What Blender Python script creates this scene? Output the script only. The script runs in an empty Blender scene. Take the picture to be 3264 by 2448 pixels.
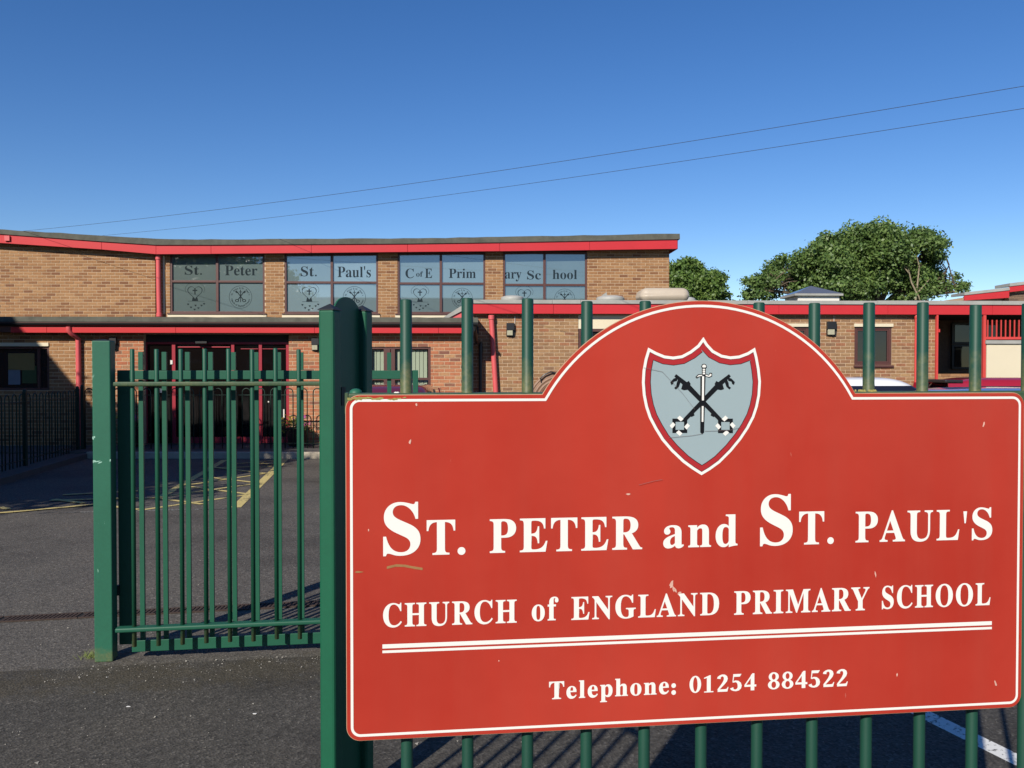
import bpy, bmesh, math, random
import numpy as np
from mathutils import Vector, Matrix
from mathutils.geometry import tessellate_polygon

random.seed(7)
R = math.radians
scene = bpy.context.scene
COL = scene.collection

# ------------------------------------------------------------------ camera
F = 2736.0                       # focal length in pixels of the 3264 x 2448 photograph
CAM = Vector((0.0, 0.0, 1.70))
PITCH = math.atan(49.0 / F)
cam_data = bpy.data.cameras.new('camera')
cam_data.sensor_width = 36.0
cam_data.lens = F / 3264.0 * 36.0
cam_data.clip_start = 0.05
cam_data.clip_end = 2000.0
cam = bpy.data.objects.new('camera', cam_data)
COL.objects.link(cam)
cam.location = CAM
cam.rotation_euler = (math.pi / 2 - PITCH, 0.0, 0.0)
scene.camera = cam

# ------------------------------------------------------------------ light
SUN_AZ = R(26.5)                 # the light travels away from the viewer and to the right
SUN_EL = R(31.0)
world = bpy.data.worlds.new('World')
scene.world = world
world.use_nodes = True
wn = world.node_tree
sky = wn.nodes.new('ShaderNodeTexSky')
sky.sky_type = 'NISHITA'
sky.sun_disc = False
sky.sun_elevation = SUN_EL
sky.sun_rotation = R(180.0) + SUN_AZ
sky.air_density = 1.0
sky.altitude = 1800.0
sky.dust_density = 0.0
sky.ozone_density = 1.6
grade = wn.nodes.new('ShaderNodeHueSaturation')      # the phone camera's richer rendering of the blue, over the whole sky
grade.inputs['Saturation'].default_value = 1.32
grade.inputs['Hue'].default_value = 0.510
grade.inputs['Value'].default_value = 1.0
wn.links.new(sky.outputs[0], grade.inputs['Color'])
wn.links.new(grade.outputs[0], wn.nodes['Background'].inputs[0])
wn.nodes['Background'].inputs[1].default_value = 0.105

sun_data = bpy.data.lights.new('sun', 'SUN')
sun_data.energy = 5.0
sun_data.angle = R(0.5)
sun_data.color = (1.0, 0.93, 0.82)
sun = bpy.data.objects.new('sun', sun_data)
COL.objects.link(sun)
SUN_DIR = Vector((math.sin(SUN_AZ) * math.cos(SUN_EL), math.cos(SUN_AZ) * math.cos(SUN_EL), -math.sin(SUN_EL)))
sun.rotation_euler = SUN_DIR.to_track_quat('-Z', 'Y').to_euler()
sun.location = (-8, -14, 12)

scene.view_settings.view_transform = 'Standard'
scene.view_settings.look = 'None'
scene.view_settings.gamma = 1.0
scene.view_settings.use_curve_mapping = False
scene.view_settings.exposure = 0.2
scene.cycles.max_bounces = 6


# ------------------------------------------------------------------ measuring helpers
def ray(px, py):
    a = (px - 1632.0) / F
    b = (1224.0 - py) / F
    f = Vector((0, math.cos(PITCH), -math.sin(PITCH)))
    u = Vector((0, math.sin(PITCH), math.cos(PITCH)))
    return f + Vector((1, 0, 0)) * a + u * b


def at(px, py, Y):
    d = ray(px, py)
    return CAM + d * (Y / d.y)


def ground_at(px, py, z=0.0):
    d = ray(px, py)
    return CAM + d * ((z - CAM.z) / d.z)


class Frame:
    """vertical working plane family: origin, direction u (right), depth v (away), z up"""
    def __init__(s, origin, deg):
        s.o = Vector((origin[0], origin[1], 0)); s.a = R(deg)
        s.u = Vector((math.cos(s.a), math.sin(s.a), 0)); s.v = Vector((-math.sin(s.a), math.cos(s.a), 0))

    def hit(s, px, py, v=0.0):
        d = ray(px, py)
        t = (v - (CAM - s.o).dot(s.v)) / d.dot(s.v)
        p = CAM + d * t
        return (p - s.o).dot(s.u), p.z

    def uu(s, px, v=0.0, py=1175):
        return s.hit(px, py, v)[0]

    def zz(s, px, py, v=0.0):
        return s.hit(px, py, v)[1]


FEN = Frame((-0.2245, 1.82), 6.9)       # bar fence with the sign
PAN = Frame((-2.1715, 4.91), 8.6)       # bar panel and sliding gate further off
BLD = Frame((0.0, 18.0), 2.0)           # school buildings


# ------------------------------------------------------------------ materials
def new_mat(name):
    m = bpy.data.materials.new(name); m.use_nodes = True
    return m, m.node_tree, m.node_tree.nodes['Principled BSDF']


def noise(nt, scale, detail=4, rough=0.6, vec=None):
    n = nt.nodes.new('ShaderNodeTexNoise')
    n.inputs['Scale'].default_value = scale; n.inputs['Detail'].default_value = detail
    n.inputs['Roughness'].default_value = rough
    if vec is not None: nt.links.new(vec, n.inputs['Vector'])
    return n


def ramp(nt, fac, stops, const=False):
    r = nt.nodes.new('ShaderNodeValToRGB')
    e = r.color_ramp.elements
    while len(e) > 1: e.remove(e[-1])
    e[0].position, e[0].color = stops[0][0], (*stops[0][1], 1) if len(stops[0][1]) == 3 else stops[0][1]
    for p, c in stops[1:]:
        k = e.new(p); k.color = (*c, 1) if len(c) == 3 else c
    if const: r.color_ramp.interpolation = 'CONSTANT'
    nt.links.new(fac, r.inputs[0])
    return r.outputs[0]


def mixc(nt, fac, a, b, mode='MIX'):
    m = nt.nodes.new('ShaderNodeMix'); m.data_type = 'RGBA'; m.blend_type = mode
    for sock, val in ((m.inputs[0], fac), (m.inputs[6], a), (m.inputs[7], b)):
        if isinstance(val, (int, float)): sock.default_value = val
        elif isinstance(val, tuple): sock.default_value = (*val, 1)
        else: nt.links.new(val, sock)
    return m.outputs[2]


def objvec(nt):
    return nt.nodes.new('ShaderNodeTexCoord').outputs['Object']


def geopos(nt):
    return nt.nodes.new('ShaderNodeNewGeometry').outputs['Position']


def bump(nt, bsdf, h, strength=0.2, dist=0.01):
    b = nt.nodes.new('ShaderNodeBump'); b.inputs['Strength'].default_value = strength
    b.inputs['Distance'].default_value = dist
    nt.links.new(h, b.inputs['Height']); nt.links.new(b.outputs[0], bsdf.inputs['Normal'])


def plain(name, col, rough=0.6, spec=0.5, metal=0.0, var=0.12, scale=8.0, bumpy=0.0, coat=0.0):
    col = tuple(x * 0.88 for x in col)
    m, nt, b = new_mat(name)
    pos = geopos(nt)
    n = noise(nt, scale, 5, 0.6, pos)
    c = mixc(nt, n.outputs[0], tuple(max(0, x * (1 - var)) for x in col), tuple(min(1, x * (1 + var)) for x in col))
    nt.links.new(c, b.inputs['Base Color'])
    b.inputs['Roughness'].default_value = rough
    b.inputs['Specular IOR Level'].default_value = spec
    b.inputs['Metallic'].default_value = metal
    b.inputs['Coat Weight'].default_value = coat
    b.inputs['Coat Roughness'].default_value = 0.08
    if bumpy:
        n2 = noise(nt, scale * 12, 3, 0.6, pos); bump(nt, b, n2.outputs[0], bumpy, 0.003)
    return m


def green_paint(name, col, moss_top=None, moss_low=None, chip=True, rough=0.52):
    """powder-coated steel: slight fading, chips down to pale primer, green-brown algae where water stands"""
    m, nt, b = new_mat(name)
    pos = geopos(nt)
    n = noise(nt, 3.0, 4, 0.6, pos)
    c = mixc(nt, n.outputs[0], tuple(x * 0.72 for x in col), tuple(x * 1.05 for x in col))
    n2 = noise(nt, 60.0, 3, 0.7, pos)
    c = mixc(nt, ramp(nt, n2.outputs[0], [(0.35, (0.12,) * 3), (0.6, (0, 0, 0))]), c, (0.01, 0.05, 0.03))
    if chip:
        mp = nt.nodes.new('ShaderNodeMapping'); mp.inputs['Scale'].default_value = (1.0, 1.0, 0.25)
        nt.links.new(pos, mp.inputs[0])
        n3 = noise(nt, 42.0, 6, 0.75, mp.outputs[0])
        c = mixc(nt, ramp(nt, n3.outputs[0], [(0.695, (0, 0, 0)), (0.71, (0.8,) * 3)]), c, (0.25, 0.45, 0.36))
    if moss_low:
        # algae band by height above the ground: (z full, z none)
        sx = nt.nodes.new('ShaderNodeSeparateXYZ'); nt.links.new(pos, sx.inputs[0])
        n4 = noise(nt, 14.0, 5, 0.7, pos)
        ad = nt.nodes.new('ShaderNodeMath'); ad.operation = 'MULTIPLY_ADD'
        nt.links.new(n4.outputs[0], ad.inputs[0]); ad.inputs[1].default_value = 0.30; nt.links.new(sx.outputs[2], ad.inputs[2])
        mr = nt.nodes.new('ShaderNodeMapRange')
        nt.links.new(ad.outputs[0], mr.inputs[0])
        mr.inputs[1].default_value = moss_low[0] + 0.15; mr.inputs[2].default_value = moss_low[1] + 0.15
        mr.inputs[3].default_value = 0.75; mr.inputs[4].default_value = 0.0
        n5 = noise(nt, 90.0, 4, 0.7, pos)
        mc = ramp(nt, n5.outputs[0], [(0.3, (0.075, 0.095, 0.04)), (0.55, (0.14, 0.145, 0.055)), (0.7, (0.21, 0.16, 0.08))])
        fac = mr.outputs[0]
        if len(moss_low) > 2:
            cut = nt.nodes.new('ShaderNodeMapRange'); nt.links.new(ad.outputs[0], cut.inputs[0])
            cut.inputs[1].default_value = moss_low[2]; cut.inputs[2].default_value = moss_low[2] + 0.1
            mm = nt.nodes.new('ShaderNodeMath'); mm.operation = 'MULTIPLY'
            nt.links.new(fac, mm.inputs[0]); nt.links.new(cut.outputs[0], mm.inputs[1]); fac = mm.outputs[0]
        c = mixc(nt, fac, c, mc)
    nt.links.new(c, b.inputs['Base Color'])
    b.inputs['Roughness'].default_value = rough
    b.inputs['Specular IOR Level'].default_value = 0.35
    n6 = noise(nt, 220.0, 2, 0.5, pos); bump(nt, b, n6.outputs[0], 0.10, 0.001)
    return m


def brick_mat(name, stops, dirt=0.25):
    m, nt, b = new_mat(name)
    oi = nt.nodes.new('ShaderNodeObjectInfo'); g = nt.nodes.new('ShaderNodeNewGeometry')
    a = nt.nodes.new('ShaderNodeMath'); a.operation = 'ADD'
    nt.links.new(oi.outputs['Random'], a.inputs[0]); nt.links.new(g.outputs['Random Per Island'], a.inputs[1])
    fr = nt.nodes.new('ShaderNodeMath'); fr.operation = 'FRACT'; nt.links.new(a.outputs[0], fr.inputs[0])
    c = ramp(nt, fr.outputs[0], stops)
    n = noise(nt, 22.0, 5, 0.7, g.outputs['Position'])
    c = mixc(nt, 0.55, c, ramp(nt, n.outputs[0], [(0.3, (0.55, 0.52, 0.50)), (0.5, (1, 1, 1)), (0.75, (1.25, 1.2, 1.1))]), 'MULTIPLY')
    n2 = noise(nt, 1.1, 4, 0.6, g.outputs['Position'])
    c = mixc(nt, dirt, c, ramp(nt, n2.outputs[0], [(0.35, (0.45, 0.42, 0.4)), (0.6, (1, 1, 1))]), 'MULTIPLY')
    nt.links.new(c, b.inputs['Base Color'])
    b.inputs['Roughness'].default_value = 0.9
    b.inputs['Specular IOR Level'].default_value = 0.2
    n3 = noise(nt, 150.0, 4, 0.6, g.outputs['Position']); bump(nt, b, n3.outputs[0], 0.4, 0.004)
    return m


def asphalt_mat(name, col, stain=0.42, wet_scale=0.55):
    m, nt, b = new_mat(name)
    pos = geopos(nt)
    v = nt.nodes.new('ShaderNodeTexVoronoi'); v.inputs['Scale'].default_value = 85.0
    nt.links.new(pos, v.inputs['Vector'])
    agg = ramp(nt, v.outputs['Color'], [(0.0, (0.5,) * 3), (0.4, (0.85,) * 3), (0.75, (1.15,) * 3), (0.9, (1.6,) * 3), (1.0, (2.6,) * 3)])
    n1 = noise(nt, 32.0, 6, 0.8, pos)
    mid = ramp(nt, n1.outputs[0], [(0.3, (0.66,) * 3), (0.5, (0.98,) * 3), (0.72, (1.36,) * 3)])
    n2 = noise(nt, wet_scale, 5, 0.65, pos)
    big = ramp(nt, n2.outputs[0], [(0.32, (1 - stain,) * 3), (0.5, (1,) * 3), (0.7, (1.18, 1.16, 1.12))])
    c = mixc(nt, 1.0, col, agg, 'MULTIPLY'); c = mixc(nt, 1.0, c, mid, 'MULTIPLY'); c = mixc(nt, 1.0, c, big, 'MULTIPLY')
    # brown silt and moss drifting along the foot of the fence
    mp = nt.nodes.new('ShaderNodeMapping'); mp.vector_type = 'POINT'
    mp.inputs['Location'].default_value = (0, 0, 0); mp.inputs['Rotation'].default_value = (0, 0, -R(8.0))
    nt.links.new(pos, mp.inputs[0])
    sx = nt.nodes.new('ShaderNodeSeparateXYZ'); nt.links.new(mp.outputs[0], sx.inputs[0])
    n3 = noise(nt, 5.0, 6, 0.75, pos)
    ma = nt.nodes.new('ShaderNodeMath'); ma.operation = 'MULTIPLY_ADD'
    nt.links.new(n3.outputs[0], ma.inputs[0]); ma.inputs[1].default_value = 1.1; nt.links.new(sx.outputs[1], ma.inputs[2])
    band = ramp(nt, ma.outputs[0], [(0.0, (0, 0, 0))])
    mr = nt.nodes.new('ShaderNodeMapRange'); nt.links.new(ma.outputs[0], mr.inputs[0])
    mr.inputs[1].default_value = 5.22; mr.inputs[2].default_value = 5.42
    mr2 = nt.nodes.new('ShaderNodeMapRange'); nt.links.new(ma.outputs[0], mr2.inputs[0])
    mr2.inputs[1].default_value = 5.75; mr2.inputs[2].default_value = 5.55
    mu = nt.nodes.new('ShaderNodeMath'); mu.operation = 'MULTIPLY'
    nt.links.new(mr.outputs[0], mu.inputs[0]); nt.links.new(mr2.outputs[0], mu.inputs[1])
    mx = nt.nodes.new('ShaderNodeMath'); mx.operation = 'MULTIPLY'; mx.inputs[1].default_value = 0.65
    nt.links.new(mu.outputs[0], mx.inputs[0])
    n4 = noise(nt, 70.0, 5, 0.75, pos)
    silt = ramp(nt, n4.outputs[0], [(0.3, (0.028, 0.024, 0.014)), (0.5, (0.06, 0.05, 0.032)), (0.66, (0.13, 0.11, 0.08)), (0.75, (0.3, 0.28, 0.22))])
    c = mixc(nt, mx.outputs[0], c, silt)
    nt.links.new(c, b.inputs['Base Color'])
    b.inputs['Roughness'].default_value = 0.85
    b.inputs['Specular IOR Level'].default_value = 0.25
    bump(nt, b, v.outputs['Distance'], 0.55, 0.006)
    return m


def marking_mat(name, col, wear):
    m, nt, b = new_mat(name)
    pos = geopos(nt)
    n = noise(nt, 35.0, 6, 0.75, pos)
    n2 = noise(nt, 2.2, 4, 0.6, pos)
    ad = nt.nodes.new('ShaderNodeMath'); ad.operation = 'MULTIPLY_ADD'
    nt.links.new(n2.outputs[0], ad.inputs[0]); ad.inputs[1].default_value = 0.55; nt.links.new(n.outputs[0], ad.inputs[2])
    f = ramp(nt, ad.outputs[0], [(wear, (0, 0, 0)), (wear + 0.07, (1, 1, 1))])
    c = mixc(nt, f, (0.06, 0.056, 0.05), col)
    nt.links.new(c, b.inputs['Base Color']); b.inputs['Roughness'].default_value = 0.8
    return m


def leaf_mat(name, c1, c2, c3):
    m, nt, b = new_mat(name)
    g = nt.nodes.new('ShaderNodeNewGeometry')
    c = ramp(nt, g.outputs['Random Per Island'], [(0.0, c1), (0.5, c2), (1.0, c3)])
    n = noise(nt, 0.55, 3, 0.6, g.outputs['Position'])
    c = mixc(nt, 0.6, c, ramp(nt, n.outputs[0], [(0.35, (0.6, 0.65, 0.6)), (0.6, (1.15, 1.1, 1.0))]), 'MULTIPLY')
    nt.links.new(c, b.inputs['Base Color'])
    b.inputs['Roughness'].default_value = 0.5
    tr = nt.nodes.new('ShaderNodeBsdfTranslucent'); nt.links.new(c, tr.inputs[0])
    mx = nt.nodes.new('ShaderNodeMixShader'); mx.inputs[0].default_value = 0.3
    nt.links.new(b.outputs[0], mx.inputs[1]); nt.links.new(tr.outputs[0], mx.inputs[2])
    nt.links.new(mx.outputs[0], nt.nodes['Material Output'].inputs[0])
    return m


def sign_red():
    m, nt, b = new_mat('sign_red_vinyl')
    pos = objvec(nt)
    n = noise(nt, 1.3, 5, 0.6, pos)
    c = mixc(nt, ramp(nt, n.outputs[0], [(0.35, (0, 0, 0)), (0.65, (1, 1, 1))]), (0.375, 0.030, 0.018), (0.455, 0.047, 0.029))  # red tone varies at random; broad drift and streaks imitate a soft gloss
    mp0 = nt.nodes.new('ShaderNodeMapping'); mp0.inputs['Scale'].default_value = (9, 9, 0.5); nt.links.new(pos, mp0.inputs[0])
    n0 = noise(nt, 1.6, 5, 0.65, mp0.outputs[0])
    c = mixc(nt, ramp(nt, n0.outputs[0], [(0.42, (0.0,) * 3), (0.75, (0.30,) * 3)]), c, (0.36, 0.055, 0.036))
    # fine scuffs and specks
    mp = nt.nodes.new('ShaderNodeMapping'); mp.inputs['Scale'].default_value = (1, 1, 0.35); nt.links.new(pos, mp.inputs[0])
    n2 = noise(nt, 48.0, 4, 0.6, mp.outputs[0])
    c = mixc(nt, ramp(nt, n2.outputs[0], [(0.73, (0, 0, 0)), (0.75, (0.35,) * 3)]), c, (0.50, 0.22, 0.17))
    # algae creeping along the upper edge of the board
    nt.links.new(c, b.inputs['Base Color'])
    b.inputs['Roughness'].default_value = 0.2
    b.inputs['Specular IOR Level'].default_value = 0.5
    n3 = noise(nt, 5.0, 2, 0.4, pos)
    n4 = noise(nt, 900.0, 2, 0.5, pos)
    hb = mixc(nt, 0.06, n3.outputs[0], n4.outputs[0])
    bump(nt, b, hb, 0.16, 0.02)
    return m


def glass_dark(name, col=(0.012, 0.014, 0.016), rough=0.04):
    m, nt, b = new_mat(name)
    pos = geopos(nt)
    n = noise(nt, 0.9, 3, 0.6, pos)
    c = mixc(nt, n.outputs[0], tuple(x * 0.5 for x in col), tuple(x * 1.7 for x in col))
    nt.links.new(c, b.inputs['Base Color'])
    b.inputs['Roughness'].default_value = rough; b.inputs['Specular IOR Level'].default_value = 0.6
    n2 = noise(nt, 1.4, 2, 0.5, pos); bump(nt, b, n2.outputs[0], 0.08, 0.02)
    return m


MAT = {}
MAT['asphalt'] = asphalt_mat('asphalt', (0.104, 0.095, 0.083))
MAT['footway'] = asphalt_mat('footway_asphalt', (0.073, 0.067, 0.058), 0.45, 0.9)
MAT['yellow_line'] = marking_mat('worn_yellow_paint', (0.56, 0.45, 0.17), 0.64)
MAT['white_line'] = marking_mat('worn_white_paint', (0.70, 0.70, 0.66), 0.66)
MAT['faint_line'] = marking_mat('faint_white_paint', (0.30, 0.30, 0.28), 0.80)
MAT['kerb'] = plain('kerb_concrete', (0.42, 0.37, 0.29), 0.9, 0.2, var=0.45, scale=3.0, bumpy=0.4)
MAT['paving'] = plain('paving', (0.10, 0.095, 0.09), 0.9, 0.2, var=0.3, scale=2.0)
MAT['green_post'] = green_paint('post_green', (0.020, 0.128, 0.075), moss_low=(-0.02, 0.10))
MAT['green_pier'] = green_paint('pier_green', (0.008, 0.105, 0.052))
MAT['green_bar'] = green_paint('bar_green', (0.010, 0.062, 0.040), moss_low=(1.63, 1.725, 1.5), chip=False)
MAT['green_panel_bar'] = green_paint('panel_bar_green', (0.010, 0.085, 0.047), moss_low=(0.08, 0.21))
MAT['green_rail'] = green_paint('rail_green', (0.012, 0.07, 0.042), moss_low=(1.52, 1.72))
MAT['green_rail_clean'] = green_paint('lower_rail_green', (0.014, 0.10, 0.058))
MAT['green_gate'] = green_paint('gate_green', (0.014, 0.105, 0.06))
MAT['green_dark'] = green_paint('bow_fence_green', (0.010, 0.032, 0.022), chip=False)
MAT['cap_black'] = plain('cap_plastic', (0.02, 0.022, 0.024), 0.5)
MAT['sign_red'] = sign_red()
MAT['sign_white'] = plain('sign_white_vinyl', (0.86, 0.85, 0.79), 0.35, 0.4, var=0.03, scale=6)
MAT['sign_blue'] = plain('sign_grey_blue', (0.33, 0.42, 0.44), 0.3, 0.4, var=0.05, scale=5)
MAT['sign_crimson'] = plain('sign_crimson', (0.42, 0.030, 0.034), 0.3, 0.4, var=0.06)
MAT['sign_black'] = plain('sign_black', (0.010, 0.011, 0.013), 0.3, 0.4, var=0.2)
MAT['sign_edge'] = plain('sign_edge', (0.55, 0.36, 0.22), 0.6, var=0.3, scale=30)
MAT['scuff_pale'] = plain('scuff_pale', (0.70, 0.42, 0.33), 0.7, var=0.3, scale=60)
MAT['scuff_brown'] = plain('scuff_brown', (0.33, 0.17, 0.06), 0.8, var=0.3, scale=60)
MAT['lichen'] = plain('lichen', (0.34, 0.30, 0.10), 0.95, 0.1, var=0.6, scale=90)
MAT['crack'] = plain('hairline_crack', (0.17, 0.13, 0.125), 0.6)
MAT['red_fascia'] = plain('red_fascia', (0.56, 0.030, 0.036), 0.38, 0.4, var=0.10, scale=1.2)
MAT['red_pipe'] = plain('faded_red_pipe', (0.66, 0.10, 0.105), 0.5, var=0.15, scale=3)
MAT['red_door'] = plain('crimson_door_frame', (0.33, 0.018, 0.035), 0.4, var=0.1)
MAT['red_rail'] = plain('red_railing', (0.62, 0.06, 0.05), 0.45)
MAT['felt'] = plain('roof_felt', (0.105, 0.105, 0.085), 0.95, 0.15, var=0.5, scale=5.0, bumpy=0.5)
MAT['felt_pale'] = plain('pale_roof_edge', (0.36, 0.36, 0.33), 0.85, 0.2, var=0.3, scale=3.0, bumpy=0.3)
MAT['gutter'] = plain('black_gutter', (0.014, 0.014, 0.015), 0.4)
MAT['cream'] = plain('cream_panel', (0.72, 0.64, 0.46), 0.6, var=0.07, scale=2)
MAT['frame_brown'] = plain('brown_window_frame', (0.095, 0.036, 0.030), 0.45, var=0.15)
MAT['film'] = plain('frosted_film', (0.165, 0.215, 0.215), 0.3, 0.5, var=0.2, scale=0.9, coat=1.0)
_nt = MAT['film'].node_tree; _oi = _nt.nodes.new('ShaderNodeObjectInfo'); _b = _nt.nodes['Principled BSDF']
_old = _b.inputs['Base Color'].links[0].from_socket
_nt.links.new(mixc(_nt, 1.0, _old, ramp(_nt, _oi.outputs['Random'], [(0.0, (0.50, 0.52, 0.46)), (0.35, (0.62, 0.68, 0.66)), (0.7, (0.9, 1.0, 1.05)), (1.0, (1.1, 1.2, 1.3))]), 'MULTIPLY'), _b.inputs['Base Color'])  # random tone per pane, standing in for differing reflections
MAT['film'].node_tree.nodes['Principled BSDF'].inputs['Coat IOR'].default_value = 2.5
MAT['film'].node_tree.nodes['Principled BSDF'].inputs['Coat Roughness'].default_value = 0.02
MAT['film_letter'] = plain('window_letter', (0.016, 0.024, 0.026), 0.2, 0.5, var=0.3)
MAT['glass'] = glass_dark('dark_glass')
MAT['glass_warm'] = glass_dark('entrance_glass', (0.004, 0.003, 0.003))
MAT['blind'] = plain('vertical_blind', (0.46, 0.50, 0.38), 0.7, var=0.08)
MAT['mortar'] = plain('mortar', (0.57, 0.42, 0.28), 0.95, 0.1, var=0.14, scale=6, bumpy=0.3)
MAT['brick_buff'] = brick_mat('buff_brick', [(0.0, (0.33, 0.178, 0.084)), (0.3, (0.29, 0.152, 0.070)), (0.6, (0.35, 0.198, 0.096)), (0.85, (0.245, 0.122, 0.058)), (1.0, (0.18, 0.083, 0.045))], 0.12)
MAT['brick_red'] = brick_mat('red_mixed_brick', [(0.0, (0.39, 0.145, 0.075)), (0.35, (0.43, 0.185, 0.095)), (0.6, (0.36, 0.125, 0.066)), (0.8, (0.42, 0.235, 0.118)), (1.0, (0.20, 0.085, 0.062))], 0.08)
MAT['brick_brown'] = brick_mat('brown_buff_brick', [(0.0, (0.28, 0.165, 0.085)), (0.3, (0.32, 0.190, 0.098)), (0.55, (0.245, 0.140, 0.073)), (0.75, (0.30, 0.130, 0.068)), (0.9, (0.215, 0.125, 0.073)), (1.0, (0.36, 0.225, 0.112))], 0.15)
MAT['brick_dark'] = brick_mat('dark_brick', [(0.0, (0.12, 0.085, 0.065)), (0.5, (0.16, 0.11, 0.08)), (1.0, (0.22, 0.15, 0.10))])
MAT['lamp_black'] = plain('lamp_casing', (0.016, 0.016, 0.018), 0.4)
MAT['lamp_lens'] = plain('lamp_lens', (0.42, 0.40, 0.28), 0.25, var=0.3, scale=25)
MAT['dome_grey'] = plain('weathered_dome', (0.44, 0.43, 0.39), 0.5, var=0.2, scale=4)
MAT['dome_beige'] = plain('beige_dome', (0.52, 0.44, 0.34), 0.5, var=0.12, scale=3)
MAT['pyramid_glass'] = plain('pyramid_glazing', (0.12, 0.13, 0.16), 0.2, 0.6, var=0.2, scale=2)
MAT['white'] = plain('white_paint', (0.75, 0.73, 0.66), 0.5, var=0.08)
MAT['bark'] = plain('bark', (0.13, 0.10, 0.07), 0.95, 0.1, var=0.4, scale=5)
MAT['bark_pale'] = plain('pale_bark', (0.30, 0.25, 0.17), 0.9, 0.1, var=0.3, scale=5)
MAT['leaf_a'] = leaf_mat('leaf_fresh', (0.075, 0.14, 0.028), (0.12, 0.205, 0.042), (0.17, 0.25, 0.06))
MAT['leaf_b'] = leaf_mat('leaf_olive', (0.074, 0.140, 0.033), (0.125, 0.205, 0.05), (0.18, 0.26, 0.078))
MAT['wire'] = plain('cable', (0.03, 0.03, 0.032), 0.6)
MAT['rust'] = plain('rusty_iron', (0.062, 0.042, 0.034), 0.85, 0.3, var=0.5, scale=20, bumpy=0.5)
MAT['void'] = plain('channel_dark', (0.008, 0.008, 0.008), 0.9)
MAT['interior'] = plain('porch_interior', (0.05, 0.045, 0.042), 0.9, 0.2)
MAT['grit'] = plain('stone_chippings', (0.34, 0.32, 0.28), 0.9, 0.2, var=0.6, scale=400)
MAT['grass'] = plain('weed_grass', (0.13, 0.17, 0.03), 0.7, var=0.3, scale=50)
MAT['paper'] = plain('paper', (0.75, 0.74, 0.70), 0.8)
MAT['tyre'] = plain('tyre_rubber', (0.022, 0.022, 0.023), 0.8)
MAT['alloy'] = plain('alloy_wheel', (0.35, 0.35, 0.36), 0.35, metal=0.8)
MAT['car_glass'] = plain('car_glass', (0.012, 0.014, 0.026), 0.05, 0.6)
MAT['light_glass'] = plain('lamp_glass', (0.5, 0.5, 0.5), 0.1)
MAT['tail_red'] = plain('tail_lamp', (0.35, 0.01, 0.01), 0.2)
MAT['car_white'] = plain('white_car_paint', (0.78, 0.79, 0.80), 0.3, coat=1.0, var=0.02)
MAT['car_red'] = plain('red_car_paint', (0.34, 0.012, 0.028), 0.3, coat=1.0, var=0.04)
MAT['car_blue'] = plain('blue_car_paint', (0.12, 0.20, 0.42), 0.35, coat=1.0, var=0.04)
MAT['car_maroon'] = plain('maroon_car_paint', (0.13, 0.012, 0.022), 0.3, coat=1.0, var=0.04)
MAT['black_trim'] = plain('black_trim', (0.015, 0.015, 0.016), 0.5)
MAT['pot'] = plain('planter_pot', (0.05, 0.025, 0.018), 0.8)
MAT['petal_yellow'] = plain('yellow_petals', (0.65, 0.48, 0.04), 0.6)
MAT['petal_pink'] = plain('magenta_petals', (0.50, 0.05, 0.32), 0.6)
MAT['hose'] = plain('brown_hose', (0.25, 0.14, 0.085), 0.6, var=0.3, scale=14)
MAT['hose_red'] = plain('red_drum', (0.40, 0.10, 0.08), 0.6, var=0.3, scale=14)
MAT['notice_yellow'] = plain('yellow_notice', (0.26, 0.17, 0.05), 0.7, var=0.1)
MAT['notice_green'] = plain('green_notice', (0.05, 0.08, 0.02), 0.7, var=0.1)
MAT['notice_paper'] = plain('white_notice', (0.17, 0.19, 0.23), 0.7, var=0.1)
MAT['slate'] = plain('slate_roof', (0.07, 0.07, 0.075), 0.8, var=0.3, scale=3)


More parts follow.
